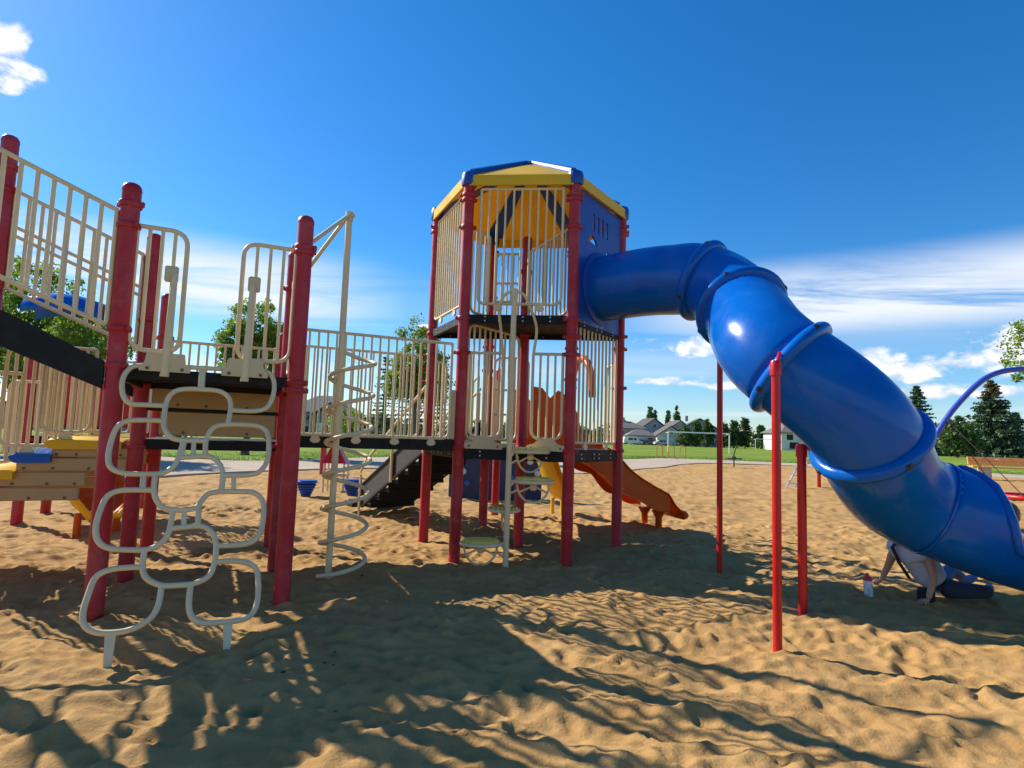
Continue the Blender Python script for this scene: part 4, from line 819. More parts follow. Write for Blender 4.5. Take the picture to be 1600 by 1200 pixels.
# ---------------------------------------------------------------- vegetation
def leaf_object(name, pts, size, m, parent, tint_lo=0.55, tint_hi=1.25, aspect=1.7, upbias=0.3, kind=None, seed=0, flat=None):
    """one mesh of small leaf-shaped quads at the given points"""
    rng = np.random.default_rng(seed); n = len(pts); pts = np.asarray(pts, float)
    d = rng.normal(size=(n, 3)); d /= np.linalg.norm(d, axis=1)[:, None]
    if flat is not None: d = d * (1 - flat[1]) + np.asarray(flat[0]) * flat[1]; d /= np.linalg.norm(d, axis=1)[:, None]
    nz = rng.normal(size=(n, 3)); nz[:, 2] += upbias; s = np.cross(d, nz); s /= np.linalg.norm(s, axis=1)[:, None] + 1e-9
    L = (size * rng.uniform(0.6, 1.3, n))[:, None]; W = L / aspect
    v = np.stack([pts - d * L * 0.5, pts + s * W * 0.5, pts + d * L * 0.5, pts - s * W * 0.5], 1).reshape(-1, 3)
    me = bpy.data.meshes.new(name); me.vertices.add(4 * n); me.vertices.foreach_set('co', v.astype(np.float32).ravel()); me.loops.add(4 * n); me.loops.foreach_set('vertex_index', np.arange(4 * n, dtype=np.int32))
    me.polygons.add(n); me.polygons.foreach_set('loop_start', np.arange(0, 4 * n, 4, dtype=np.int32)); me.update(calc_edges=True)
    at = me.attributes.new('tint', 'FLOAT_COLOR', 'FACE'); t = rng.uniform(tint_lo, tint_hi, n); c = np.ones((n, 4)); c[:, 0] = t * rng.uniform(0.85, 1.25, n); c[:, 1] = t; c[:, 2] = t * rng.uniform(0.7, 1.1, n); at.data.foreach_set('color', c.astype(np.float32).ravel())
    me.materials.append(m); o = bpy.data.objects.new(name, me); link(o, parent)
    if kind: o['kind'] = kind
    return o
LEAF = mat('green_leaf', (0.21, 0.335, 0.030), 0.5, attr=True, translucent=0.5)
LEAFD = mat('dark_green_leaf', (0.075, 0.15, 0.028), 0.6, attr=True, translucent=0.3)
LEAFP = mat('purple_leaf', (0.085, 0.022, 0.030), 0.55, attr=True, translucent=0.3)
NEEDLE = mat('spruce_needle', (0.075, 0.135, 0.066), 0.7, attr=True, translucent=0.15)
NEEDLEB = mat('browned_needle', (0.17, 0.11, 0.045), 0.7, attr=True, translucent=0.15)
BARK = mat('grey_brown_bark', (0.10, 0.075, 0.055), 0.9, 0.25, 6, 0.6, 30)
def broadleaf(name, label, base, height, lobes, n_clusters, per, leaf, m=LEAF, group=None, seed=1, cl_r=0.34, cat='tree'):
    rng = np.random.default_rng(seed); bx, by = base; th = thing(name, label, cat, (bx, by, 0), group)
    mb = MB(); tops = []; ztr = height * 0.62; r0 = 0.02 * height + 0.02
    tp = [Vector((bx + 0.06 * math.sin(z * 1.3 + seed), by + 0.05 * math.cos(z * 1.7 + seed), z)) for z in np.linspace(-0.15, ztr, 7)]
    mb.tube(tp, [r0 * (1 - 0.75 * i / 6) + (0.05 if i == 0 else 0) for i in range(7)], 9)
    cen = []; 
    for k in range(n_clusters):
        c, R = lobes[rng.integers(len(lobes))]; d = rng.normal(size=3); d /= np.linalg.norm(d); q = np.array(c) + d * np.array(R) * (rng.random() ** 0.42); cen.append(q)
    cen = np.array(cen)
    for k in rng.choice(len(cen), min(26, len(cen)), replace=False):
        q = cen[k]; t = rng.uniform(0.35, 0.95); s = tp[0].lerp(tp[-1], t); e = Vector((bx + q[0], by + q[1], q[2])); mid = s.lerp(e, 0.5) + Vector((0, 0, -0.12 * height * 0.2)); mb.tube([s, mid, e], [r0 * 0.32, r0 * 0.2, r0 * 0.06], 5)
    mb.build('trunk', BARK, th, 60)
    pts = []; 
    for q in cen:
        k = int(per * rng.uniform(0.5, 1.5)); d = rng.normal(size=(k, 3)); d /= np.linalg.norm(d, axis=1)[:, None]; pts.append(q + d * (rng.random((k, 1)) ** 0.5) * cl_r * rng.uniform(0.6, 1.3) * np.array([1, 1, 0.8]))
    pts = np.concatenate(pts) + np.array([bx, by, 0]); leaf_object('crown', pts, leaf, m, th, seed=seed); return th
def conifer(name, label, base, height, radius, group=None, seed=1, whorls=26, per=11, m=NEEDLE, brown_top=False, skirt=0.25, cards=16, droop=0.28):
    rng = np.random.default_rng(seed); bx, by = base; th = thing(name, label, 'tree', (bx, by, 0), group)
    mb = MB(); mb.tube([(bx, by, -0.2), (bx, by, height * 0.5), (bx, by, height)], [0.018 * height, 0.01 * height, 0.012], 7); P = []; PB = []
    for k in range(whorls):
        t = (k + rng.uniform(-0.3, 0.3)) / whorls; z = skirt + (height * 0.985 - skirt) * max(0, t); r = radius * (1 - t) ** 0.85 * rng.uniform(0.85, 1.12) + 0.04 * radius
        for j in range(max(5, int(per * (1.1 - 0.5 * t)))):
            a = rng.uniform(0, 2 * math.pi); rr = r * rng.uniform(0.6, 1.15); s = np.linspace(0.12, 1, cards)
            zz = z + rr * (-droop * s + 0.22 * s * s) + rng.uniform(-0.1, 0.1) * height / whorls
            wid = 0.20 * rr * (1 - s * 0.75); lat = rng.uniform(-1, 1, cards) * wid
            q = np.stack([bx + math.cos(a) * rr * s - math.sin(a) * lat, by + math.sin(a) * rr * s + math.cos(a) * lat, zz + rng.uniform(-0.25, 0.1, cards) * wid], 1)
            (PB if (brown_top and t > 0.72 and rng.random() < 0.7) else P).append(q)
        if k % 3 == 0:
            for j in range(4): a = rng.uniform(0, 6.28); mb.tube([(bx, by, z), (bx + math.cos(a) * r * 0.8, by + math.sin(a) * r * 0.8, z - droop * r * 0.5)], [0.004 * height, 0.002 * height], 4)
    mb.build('trunk', BARK, th, 60); sz_ = radius * 0.14
    leaf_object('crown', np.concatenate(P), sz_, m, th, 0.45, 1.3, 2.4, 0.8, seed=seed)
    if PB: leaf_object('brown_top', np.concatenate(PB), sz_ * 0.8, NEEDLEB, th, 0.6, 1.3, 2.6, 0.8, seed=seed + 5)
    return th
broadleaf('leafy_tree', 'tall leafy green tree behind the ramp at the left edge', (-19.4, 23.0), 7.9, [((0, 0, 5.6), (2.3, 2.0, 2.2)), ((-1.6, 0, 4.4), (1.8, 1.6, 1.5)), ((1.7, 0.2, 4.6), (1.6, 1.4, 1.5))], 420, 46, 0.17, seed=3, cl_r=0.42)
broadleaf('leafy_tree', 'smaller bright leafy tree seen beneath the black ramp', (-15.6, 21.0), 5.6, [((0, 0, 3.9), (1.7, 1.5, 1.6)), ((-1.2, 0, 3.1), (1.2, 1.2, 1.1))], 260, 44, 0.15, seed=4, cl_r=0.36)
broadleaf('leafy_tree', 'young green tree framed between the two climber handrails', (-12.4, 27.8), 7.9, [((0, 0, 5.6), (1.25, 1.2, 2.1)), ((-0.7, 0, 5.0), (1.0, 1.0, 1.2)), ((0.9, 0, 4.9), (0.9, 0.9, 1.6))], 330, 46, 0.16, seed=5, cl_r=0.36)
broadleaf('leafy_tree', 'green tree rising behind the footbridge beside the tower', (-5.0, 30.5), 7.7, [((0, 0, 5.2), (1.3, 1.2, 2.3)), ((0.7, 0, 4.2), (1.1, 1.1, 1.6)), ((-0.7, 0, 4.0), (0.9, 0.9, 1.4))], 340, 46, 0.16, seed=6, cl_r=0.36)
broadleaf('leafy_tree', 'leafy branches reaching in from the right edge of the picture', (32.1, 33.2), 10.2, [((-0.9, 0, 7.4), (2.9, 2.4, 2.6)), ((0.8, 0, 6.6), (2.6, 2.2, 2.2))], 420, 46, 0.18, seed=8, cl_r=0.45)
for i, (x, y, h, lab) in enumerate(((-22.0, 31, 3.6, 'purple-leaved shrub behind the yellow steps'), (-24.6, 33, 4.4, 'larger purple-leaved shrub left of the scuffed red post'))):
    broadleaf('purple_shrub', lab, (x, y), h, [((0, 0, h * 0.6), (1.5, 1.4, h * 0.38))], 80, 36, 0.16, LEAFP, 'purple shrubs', seed=20 + i, cat='shrub')
for i, (x, y, h, r, lab) in enumerate(((-12.6, 58, 9.2, 2.2, 'dark spruce behind the left half of the footbridge'), (-10.1, 61, 8.4, 2.4, 'dark spruce behind the middle of the footbridge'), (-7.6, 63, 9.4, 2.3, 'dark spruce behind the right end of the footbridge'), (-39.5, 52, 6.2, 1.8, 'slim dark spruce seen over the stepped barriers'))):
    conifer('dark_spruce', lab, (x, y), h, r, 'dark spruces behind the playground', seed=30 + i, whorls=24, per=10, cards=12)
for i, (x, y, h, r, lab, br) in enumerate(((90.0, 130, 15.8, 5.8, 'tall spruce directly right of the blue slide', False), (98.4, 120, 16.4, 7.2, 'big spruce with browned top behind the orange bench', True), (107.5, 125, 10.2, 4.6, 'smaller spruce right of the big brown-topped spruce', False), (112.5, 126, 11.6, 4.2, 'spruce cut off by the right edge', False), (84.5, 138, 9.6, 3.4, 'short dark spruce at the blue slide edge', False))):
    conifer('spruce_tree', lab, (x, y), h, r, 'spruces across the field', seed=40 + i, whorls=30, per=15, cards=22, brown_top=br)
broadleaf('round_pine', 'rounded green pine between two spruces across the field', (82.0, 108), 7.8, [((0, 0, 4.4), (3.1, 3, 3.2)), ((0.5, 0, 2.4), (3.2, 3, 2.2))], 170, 30, 0.62, LEAFD, seed=50, cl_r=0.95)
pine_spots = [(44.5, 150, 5.2), (48.0, 152, 6.6), (51.5, 154, 7.6), (54.5, 150, 6.2), (57.4, 151, 7.2), (60.5, 152, 8.0), (63.0, 148, 6.0)]
pn = ['leftmost', 'second', 'third', 'fourth', 'fifth', 'sixth', 'seventh']
for i, (x, y, h) in enumerate(pine_spots):
    broadleaf('field_pine', '%s bushy pine from the left in the row behind the goal' % pn[i], (x, y), h, [((0, 0, h * 0.30), (2.3, 2.0, h * 0.28)), ((0.2, 0, h * 0.55), (1.5, 1.3, h * 0.26)), ((0, 0, h * 0.80), (0.7, 0.7, h * 0.2))], 110, 26, 0.55, LEAFD, 'row of pines behind the goal', seed=60 + i, cl_r=0.7)
for i, (x, y, h, lab) in enumerate(((44.5, 188, 12.6, 'dark pointed poplar above the left houses'), (46.2, 189, 11.4, 'dark poplar just right of the taller one above the left houses'), (50.6, 189, 11.6, 'slim dark poplar left of the tall slim pair above the gabled house'), (53.6, 190, 12.9, 'tallest slim dark poplar above the gabled house'))):
    broadleaf('poplar', lab, (x, y), h, [((0, 0, h * 0.55), (0.9, 0.9, h * 0.44))], 130, 26, 0.5, LEAFD, 'poplars above the roofs', seed=70 + i, cl_r=0.55)
def far_line():
    rng = np.random.default_rng(5); pts = []
    for k in range(900):
        a = rad(rng.uniform(-48, 50)); R = rng.uniform(225, 262); x, y = R * math.sin(a), R * math.cos(a); h = 2.6 + 5.2 * abs(math.sin(a * 23.0) * math.sin(a * 7.1 + 1)) + rng.uniform(0, 2.0)
        c = 26; q = rng.normal(size=(c, 3)) * np.array([1.6, 1.6, 0.5]); pts.append(np.array([x, y, 0]) + q * 1.0 + np.stack([np.zeros(c), np.zeros(c), rng.uniform(0.2, h, c)], 1))
    o = leaf_object('far_treeline', np.concatenate(pts), 1.5, LEAFD, None, 0.5, 1.2, 1.4, 0.3, kind='stuff', seed=9); tag(o, 'low dark line of distant trees along the horizon', 'trees')
far_line()
def shrubs_left():
    rng = np.random.default_rng(15)
    for i, (x, y, r, h) in enumerate(((-34, 62, 3.0, 3.4), (-27.5, 70, 2.6, 3.0), (-20.5, 74, 3.2, 4.2), (-16, 72, 2.4, 3.4))):
        labs = ('leftmost round garden bush beyond the lawn', 'second round bush beside the grey-blue house', 'tall round bush right of the grey-blue house', 'round bush left of the dark spruces')
        broadleaf('garden_bush', labs[i], (x, y), h, [((0, 0, h * 0.5), (r, r * 0.8, h * 0.5))], 90, 30, 0.34, LEAFD if i % 2 else LEAF, 'bushes beyond the lawn', seed=80 + i, cl_r=0.6, cat='bush')
shrubs_left()

# ---------------------------------------------------------------- houses
GLASS = mat('dark_window_glass', (0.03, 0.04, 0.055), 0.08, 0.0)
TRIM = mat('white_trim', (0.75, 0.74, 0.71), 0.6, 0.05, 3)
def house(name, label, base, w, d, eave, ridge, ang, wall, roof, gable_front=True, garage=None, seed=0, wins=(), group='houses beyond the field', chimney=None):
    bx, by = base; th = thing(name, label, 'house', (bx, by, 0), group); ca, sa = math.cos(rad(ang)), math.sin(rad(ang)); ex = Vector((ca, sa, 0)); ey = Vector((-sa, ca, 0)); c = Vector((bx, by, 0))
    WM = mat('wall_%s' % name + label[:6], wall, 0.85, 0.06, 1.5, 0.1, 6); RM = mat('roof_' + label[:8], roof, 0.9, 0.15, 1.2, 0.4, 9)
    mb = MB(); hw, hd = w / 2, d / 2; Z = Vector((0, 0, 1))
    if gable_front:   # ridge runs front to back, gable faces the field (-ey)
        poly = [c - ex * hw - ey * hd, c + ex * hw - ey * hd, c + ex * hw - ey * hd + Z * eave, c - ey * hd + Z * ridge, c - ex * hw - ey * hd + Z * eave]; mb.prism(poly, ey * d); mb.build('wall', WM, th, 20)
        o_ = 0.45; k = (ridge - eave) / hw
        for s in (-1, 1):
            p0 = c + ex * s * (hw + o_) - ey * (hd + o_) + Z * (eave - k * o_ + 0.12); p1 = c - ey * (hd + o_) + Z * (ridge + 0.14); m2 = MB(); m2.prism([p0, p1, p1 + Z * 0.2, p0 + Z * 0.2], ey * (d + 2 * o_)); m2.build('roof', RM, th, 20)
    else:             # hip roof
        mb.box(c + Z * eave / 2, ex * hw, ey * hd, Z * eave / 2); mb.build('wall', WM, th, 20); o_ = 0.5; a = [c + ex * s * (hw + o_) + ey * t * (hd + o_) + Z * eave for s, t in ((-1, -1), (1, -1), (1, 1), (-1, 1))]; r = max(0.5, hw - hd * 0.85); t1 = c - ex * r + Z * ridge; t2 = c + ex * r + Z * ridge
        m2 = MB(); m2.add(a + [t1, t2] + [q - Z * 0.2 for q in a], [(0, 1, 5, 4), (1, 2, 5), (2, 3, 4, 5), (3, 0, 4), (0, 6, 7, 1), (1, 7, 8, 2), (2, 8, 9, 3), (3, 9, 6, 0), (9, 8, 7, 6)]); m2.build('roof', RM, th, 20)
    f = c - ey * (hd + 0.01)
    for x, z, ww, hh in wins:
        q = f + ex * x + Z * z; o = MB().box(q - ey * 0.03, ex * (ww / 2 + 0.12), ey * 0.03, Z * (hh / 2 + 0.12)).build('window', TRIM, th, 0); MB().box(q - ey * 0.07, ex * ww / 2, ey * 0.02, Z * hh / 2).build('pane', GLASS, o, 0)
    if garage:
        x, gw = garage; o = MB().box(f + ex * x + Z * 1.1 - ey * 0.03, ex * gw / 2, ey * 0.03, Z * 1.1).build('garage_door', TRIM, th, 0)
        for k in range(3): MB().box(f + ex * x + Z * (0.55 + 0.55 * k) - ey * 0.065, ex * gw * 0.48, ey * 0.006, Z * 0.03).build('groove', WM, o, 0)
    if chimney: q = c + ex * chimney + Z * (ridge + 0.3); MB().bevbox(q, ex * 0.4, ey * 0.4, Z * 0.8, 0.05).build('chimney', WM, th, 20)
house('house', 'beige two-storey house at the left end of the far row', (34.8, 174), 9, 9, 4.6, 6.7, -4, (0.42, 0.34, 0.26), (0.13, 0.12, 0.115), False, None, wins=((-2.5, 3.3, 1.6, 1.3), (1.2, 3.3, 1.6, 1.3), (-2.5, 1.2, 1.4, 1.3)), chimney=-1.5)
house('house', 'pale house with low gabled garage left in the far row', (36.5, 166), 7.5, 6, 2.6, 4.3, 0, (0.62, 0.57, 0.48), (0.16, 0.15, 0.14), False, (-1.2, 3.2), wins=((2.2, 1.4, 1.4, 1.2),))
house('house', 'dark-roofed grey house with steep gable in the far row', (41.8, 178), 8, 9, 4.8, 7.6, 8, (0.34, 0.36, 0.38), (0.085, 0.078, 0.07), True, None, wins=((-1.6, 3.2, 1.4, 1.5), (1.6, 3.2, 1.4, 1.5), (0, 5.6, 1.0, 1.0)))
house('house', 'cream gabled garage house in the middle of the far row', (43.8, 164), 7.6, 7, 2.7, 5.2, 0, (0.60, 0.53, 0.42), (0.12, 0.10, 0.085), True, (-0.8, 4.2), wins=((0, 3.7, 1.0, 0.8),))
house('house', 'large blue-grey house with broad gable behind the goal', (53.6, 169), 13.5, 11, 3.8, 7.6, -10, (0.33, 0.34, 0.36), (0.14, 0.12, 0.10), True, None, wins=((-4, 1.7, 1.5, 1.6), (-0.8, 1.7, 1.5, 1.6), (3.0, 1.7, 1.5, 1.6), (0, 5.0, 1.3, 1.2)), chimney=-3)
house('house', 'tan gabled house with cream peak left of the broad gable', (48.2, 172), 8, 8, 4.3, 7.0, 4, (0.58, 0.52, 0.44), (0.12, 0.105, 0.10), True, None, wins=((-1.6, 2.8, 1.4, 1.3), (1.6, 2.8, 1.4, 1.3)))
house('house', 'white house with grey hip roof behind the red slide posts', (69.0, 142), 12, 9, 4.2, 6.8, 2, (0.70, 0.69, 0.67), (0.17, 0.155, 0.14), False, None, wins=((-4, 3.1, 1.5, 1.3), (-1, 3.1, 1.5, 1.3), (2.4, 3.1, 1.5, 1.3), (-3, 1.2, 2.2, 1.5), (2, 1.2, 2.2, 1.5)))
house('house', 'white house half hidden behind the brown-topped spruce', (93.0, 136), 13, 9, 5.2, 8.2, 0, (0.68, 0.66, 0.64), (0.16, 0.15, 0.16), False, None, wins=((-4.5, 3.9, 1.6, 1.4), (-1.6, 3.9, 1.6, 1.4), (1.6, 3.9, 1.6, 1.4), (-4, 1.4, 2.2, 1.6), (0, 1.4, 2.2, 1.6)))
house('house', 'grey-blue house seen through the footbridge rails', (-29.0, 92), 10, 9, 3.9, 6.6, 6, (0.22, 0.27, 0.34), (0.13, 0.14, 0.16), False, None, wins=((-3, 2.9, 1.5, 1.3), (0.5, 2.9, 1.5, 1.3), (3.4, 2.9, 1.3, 1.3), (-2, 1.1, 2.0, 1.4)), group='houses beyond the lawn')
house('house', 'dark gabled garage in front of the grey-blue house', (-24.8, 84), 6, 6, 2.8, 4.8, 0, (0.16, 0.19, 0.23), (0.11, 0.115, 0.13), True, (0, 3.8), group='houses beyond the lawn')
house('house', 'grey-roofed house seen through the far left step rails', (-62.0, 84), 13, 9, 3.2, 6.0, 14, (0.40, 0.36, 0.32), (0.15, 0.16, 0.18), True, None, wins=((-3, 1.6, 1.5, 1.3), (2, 1.6, 1.5, 1.3)), group='houses beyond the lawn')
# ---------------------------------------------------------------- parked cars far across the field
TYRE = mat('tyre_rubber', (0.02, 0.02, 0.02), 0.8); RIM = mat('wheel_rim', (0.5, 0.5, 0.5), 0.35, metallic=0.9); LAMP = mat('headlight_glass', (0.8, 0.8, 0.78), 0.1)
def car(name, label, base, ang, L_, col, van=False):
    th = thing(name, label, 'van' if van else 'car', (base[0], base[1], 0), 'vehicles parked by the far houses'); ca, sa = math.cos(rad(ang)), math.sin(rad(ang)); ex = Vector((ca, sa, 0)); ey = Vector((-sa, ca, 0)); c = Vector((*base, 0.03)); m = mat('car_paint_' + label[:10], col, 0.25, coat=0.6); h = L_ / 2; Z = Vector((0, 0, 1))
    pr = [(-h, 0.35), (h, 0.35), (h, 0.85), (h - 0.9, 1.05), (h - 1.5, 1.95 if van else 1.5), (-h + 0.25, 2.05 if van else 1.45), (-h, 1.1)] if van else [(-h, 0.35), (h, 0.35), (h, 0.72), (h - 1.05, 0.92), (h - 1.75, 1.45), (-h + 1.15, 1.45), (-h + 0.45, 0.98), (-h, 0.9)]
    MB().prism([c + ex * x + Z * z - ey * 0.88 for x, z in pr], ey * 1.76).build('body', m, th, 20)
    for s in (-1, 1):
        wz = (1.15, 1.8) if van else (0.98, 1.38)
        for x0, x1 in ((-h + 1.25, -0.1), (0.05, h - 1.7)): MB().box(c + ex * (x0 + x1) / 2 + Z * (wz[0] + wz[1]) / 2 + ey * s * 0.885, ex * (x1 - x0) / 2, ey * 0.012, Z * (wz[1] - wz[0]) / 2).build('window', GLASS, th, 0)
        for x in (-h + 0.9, h - 0.9):
            w = MB().lathe([(0.0, 0.0), (0.33, 0.0), (0.34, 0.05), (0.34, 0.18), (0.0, 0.2)], c + ex * x + Z * 0.33 + ey * s * 0.74, 16, ey * s).build('wheel', TYRE, th, 40); MB().lathe([(0.2, 0), (0.18, 0.02), (0, 0.03)], c + ex * x + Z * 0.33 + ey * s * 0.941, 10, ey * s).build('rim', RIM, w, 40)
        MB().box(c + ex * (h + 0.005) + Z * 0.68 + ey * s * 0.62, ex * 0.02, ey * 0.2, Z * 0.09).build('headlight', LAMP, th, 0)
car('parked_van', 'white van at the left end of the far street', (33.2, 160), 4, 5.2, (0.78, 0.78, 0.78), True)
car('parked_car', 'dark car beside the white van on the far street', (35.9, 161.5), -8, 4.4, (0.03, 0.035, 0.05))
car('parked_car', 'silver car in front of the cream garage house', (41.0, 159), 6, 4.5, (0.6, 0.62, 0.64))
car('parked_car', 'dark blue car behind the bike rack on the far street', (39.0, 162), 0, 4.4, (0.02, 0.03, 0.08))

# ---------------------------------------------------------------- field and playground furniture
def goal(label, L, R, h):
    th = thing('soccer_goal', label, 'soccer goal', ((L[0] + R[0]) / 2, (L[1] + R[1]) / 2, 0), 'soccer goals on the field'); a = Vector((*L, 0)); b = Vector((*R, 0)); Z = Vector((0, 0, 1))
    for p in (a, b):
        MB().tube([p - Z * 0.1, p + Z * h], 0.075, 12).build('goal_post', WHITE, th, 50)
    MB().tube([a + Z * (h + 0.0), b + Z * (h + 0.0)], 0.075, 12).build('crossbar', WHITE, th, 50)
    n = Vector((-(b - a).y, (b - a).x, 0)).normalized()
    for p in (a, b): MB().tube([p + Z * (h - 0.05), p + n * 0.9 + Z * (h - 0.1)], 0.03, 8).build('net_bracket', WHITE, th)
goal('white soccer goal frame behind the orange bike rack', (19.3, 72), (27.0, 72.6), 2.44)
goal('smaller white goal frame farther off by the white house', (57.0, 137), (64.4, 138), 2.44)
RACK = mat('orange_rack_paint', (0.50, 0.17, 0.05), 0.45, 0.1, 8)
rk = thing('bike_rack', 'orange wave-shaped bike rack on the concrete path', 'bike rack', (12.2, 44.0, 0)); pts = []
x0, yk, wv = 10.95, 44.0, 0.24
for i in range(3):
    xb = x0 + i * 0.86
    pts += [(xb, yk, 0.05 if i == 0 else 0.22), (xb, yk, 0.85)] + [(xb + 0.215 - 0.215 * math.cos(a), yk, 0.85 + 0.20 * math.sin(a)) for a in np.linspace(0.3, math.pi - 0.3, 7)] + [(xb + 0.43, yk, 0.85), (xb + 0.43, yk, 0.22 if i < 2 else 0.02)]
    if i < 2: pts += [(xb + 0.645 - 0.215 * math.cos(a), yk, 0.22 - 0.14 * math.sin(a)) for a in np.linspace(0.3, math.pi - 0.3, 6)]
MB().tube(pts, 0.035, 8).build('rack_tube', RACK, rk, 60)
WOOD = mat('orange_stained_wood', (0.80, 0.36, 0.10), 0.6, 0.15, 5, 0.2, 30); CON = mat('bench_concrete', (0.42, 0.39, 0.36), 0.9, 0.1, 4, 0.3, 40)
bn = thing('park_bench', 'orange wooden bench with concrete legs at the right edge', 'bench', (24.1, 28.6, 0)); bx = Vector((0.985, -0.17, 0)); byv = Vector((0.17, 0.985, 0)); bc = Vector((24.15, 28.6, 0))
for k, (yy, zz) in enumerate(((-0.30, 0.60), (-0.10, 0.60), (0.10, 0.60))): MB().bevbox(bc + byv * yy + Vector((0, 0, zz)), bx * 1.75, byv * 0.09, (0, 0, 0.035), 0.012).build('seat_plank', WOOD, bn, 30)
for zz in (0.78, 0.97): MB().bevbox(bc + byv * (0.24 + (zz - 0.6) * 0.2) + Vector((0, 0, zz)), bx * 1.62, byv * 0.03 + Vector((0, 0, -0.006)), (0, 0.02, 0.092), 0.012).build('back_plank', WOOD, bn, 30)
MB().box(bc + byv * 0.285 + bx * -0.35 + Vector((0, 0, 0.985)), bx * 0.12, byv * 0.006, (0, 0, 0.03)).build('plaque', STEEL, bn, 0)
for s in (-1, 1):
    MB().bevbox(bc + bx * s * 1.05 + Vector((0, 0, 0.26)), bx * 0.17, byv * 0.28, (0, 0, 0.30), 0.02).build('leg', CON, bn, 30); MB().bevbox(bc + bx * s * 1.05 + byv * 0.33 + Vector((0, 0, 0.7)), bx * 0.05, byv * 0.05, (0, 0, 0.33), 0.01).build('back_support', CON, bn, 30)
# swing: blue arch with a red-rimmed basket seat
SB = mat('blue_swing_paint', (0.035, 0.075, 0.42), 0.35, 0.05, 5); ROPE = mat('dark_rope', (0.05, 0.04, 0.04), 0.9)
sw = thing('arch_swing', 'blue arched swing frame with a red basket seat at right', 'swing', (9.0, 12.2, 0))
arch = [Vector(q) for q in ((7.85, 12.0, -0.2), (8.25, 12.0, 0.7), (8.74, 12.0, 1.75), (9.28, 12.0, 2.45), (9.85, 12.0, 2.92), (10.6, 12.05, 3.08), (11.6, 12.1, 3.05), (12.3, 12.1, 2.75), (12.75, 12.1, 2.2), (13.2, 12.1, 1.0), (13.5, 12.1, -0.2))]
o = MB().tube(smoothpath(arch, 6), 0.055, 14).build('arch', SB, sw, 60)
for t in (0.20, 0.33, 0.45, 0.60): q = arch[1].lerp(arch[2], t * 1.4) + Vector((0, -0.055, 0)); MB().lathe([(0.016, 0), (0.016, 0.01), (0, 0.014)], q, 8, (0, -1, 0)).build('bolt', STEEL, o)
sc_ = Vector((9.98, 11.2, 0.52)); MB().tube([sc_ + Vector((0.58 * math.cos(a), 0.58 * math.sin(a), 0)) for a in np.linspace(0, 2 * math.pi, 33)[:-1]], 0.045, 10, closed=True).build('seat_rim', RED2, sw, 60)
mb = MB()
for k in range(-4, 5):
    w = 0.56 * math.sqrt(1 - (k / 5) ** 2); mb.tube([sc_ + Vector((-w, k * 0.112, 0)), sc_ + Vector((0, k * 0.112, -0.07)), sc_ + Vector((w, k * 0.112, 0))], 0.012, 6); mb.tube([sc_ + Vector((k * 0.112, -w, 0)), sc_ + Vector((k * 0.112, 0, -0.07)), sc_ + Vector((k * 0.112, w, 0))], 0.012, 6)
mb.build('seat_net', ROPE, sw, 50)
hang = [Vector((8.92, 11.95, 1.93)), Vector((12.55, 12.05, 2.5))]
for h_, az_ in ((hang[0], (150, 210)), (hang[1], (-30, 30))):
    for a in az_: MB().tube([h_, sc_ + Vector((0.58 * math.cos(rad(a)), 0.58 * math.sin(rad(a)), 0.03))], 0.008, 6).build('rope', ROPE, sw)
    MB().lathe([(0.05, -0.05), (0.05, 0.05)], h_, 10, (0, 0, 1)).build('hanger', BOLT, sw)
# ribbed blue stools and small toys left of centre
for i, (x, y, lab) in enumerate(((-4.08, 12.0, 'ribbed blue cone stool nearest the red post'), (-3.32, 12.6, 'ribbed blue cone stool partly behind the spiral climber'))):
    st_ = thing('cone_stool', lab, 'stool', (x, y, 0), 'blue cone stools'); z = sand_z(x, y); prof = [(0.09, -0.1)]
    for k in range(5): r = 0.085 + 0.022 * k; prof += [(r, 0.05 * k + 0.0), (r + 0.018, 0.05 * k + 0.012), (r + 0.018, 0.05 * k + 0.034), (r + 0.004, 0.05 * k + 0.045)]
    MB().lathe(prof, (x, y, z), 20).build('ribbed_body', BLUE2, st_, 30); MB().lathe([(0.16, 0.25), (0.205, 0.27), (0.21, 0.30), (0.195, 0.325), (0.0, 0.33)], (x, y, z), 24).build('seat_top', BLUE2, st_, 40)
tt = thing('toy_stand', 'small toy stand with red pyramid roof behind the spiral climber', 'play toy', (-3.75, 13.2, 0)); c = Vector((-3.85, 13.2, 0))
MB().add([c + Vector(q) for q in ((-0.26, -0.2, 0.62), (0.26, -0.2, 0.62), (0.26, 0.2, 0.62), (-0.26, 0.2, 0.62), (-0.10, -0.06, 1.02), (0.02, -0.06, 1.02), (0.02, 0.06, 1.02), (-0.10, 0.06, 1.02))], [(0, 1, 5, 4), (1, 2, 6, 5), (2, 3, 7, 6), (3, 0, 4, 7), (4, 5, 6, 7), (3, 2, 1, 0)]).build('roof', RED2, tt, 20)
for sx in (-1, 1):
    for sy in (-1, 1): MB().tube([c + Vector((sx * 0.22, sy * 0.16, -0.2)), c + Vector((sx * 0.22, sy * 0.16, 0.63))], 0.022, 8).build('leg', CREAM, tt)
MB().bevbox(c + Vector((0, 0, 0.36)), (0.26, 0, 0), (0, 0.2, 0), (0, 0, 0.02), 0.01).build('shelf', CREAMP, tt, 20)
rp = thing('marker_post', 'single red post by the path behind the footbridge', 'post', (-5.6, 17.8, 0)); post(rp, Vector((-5.6, 17.8, 0)), 1.5, (0.4,), r=0.09)
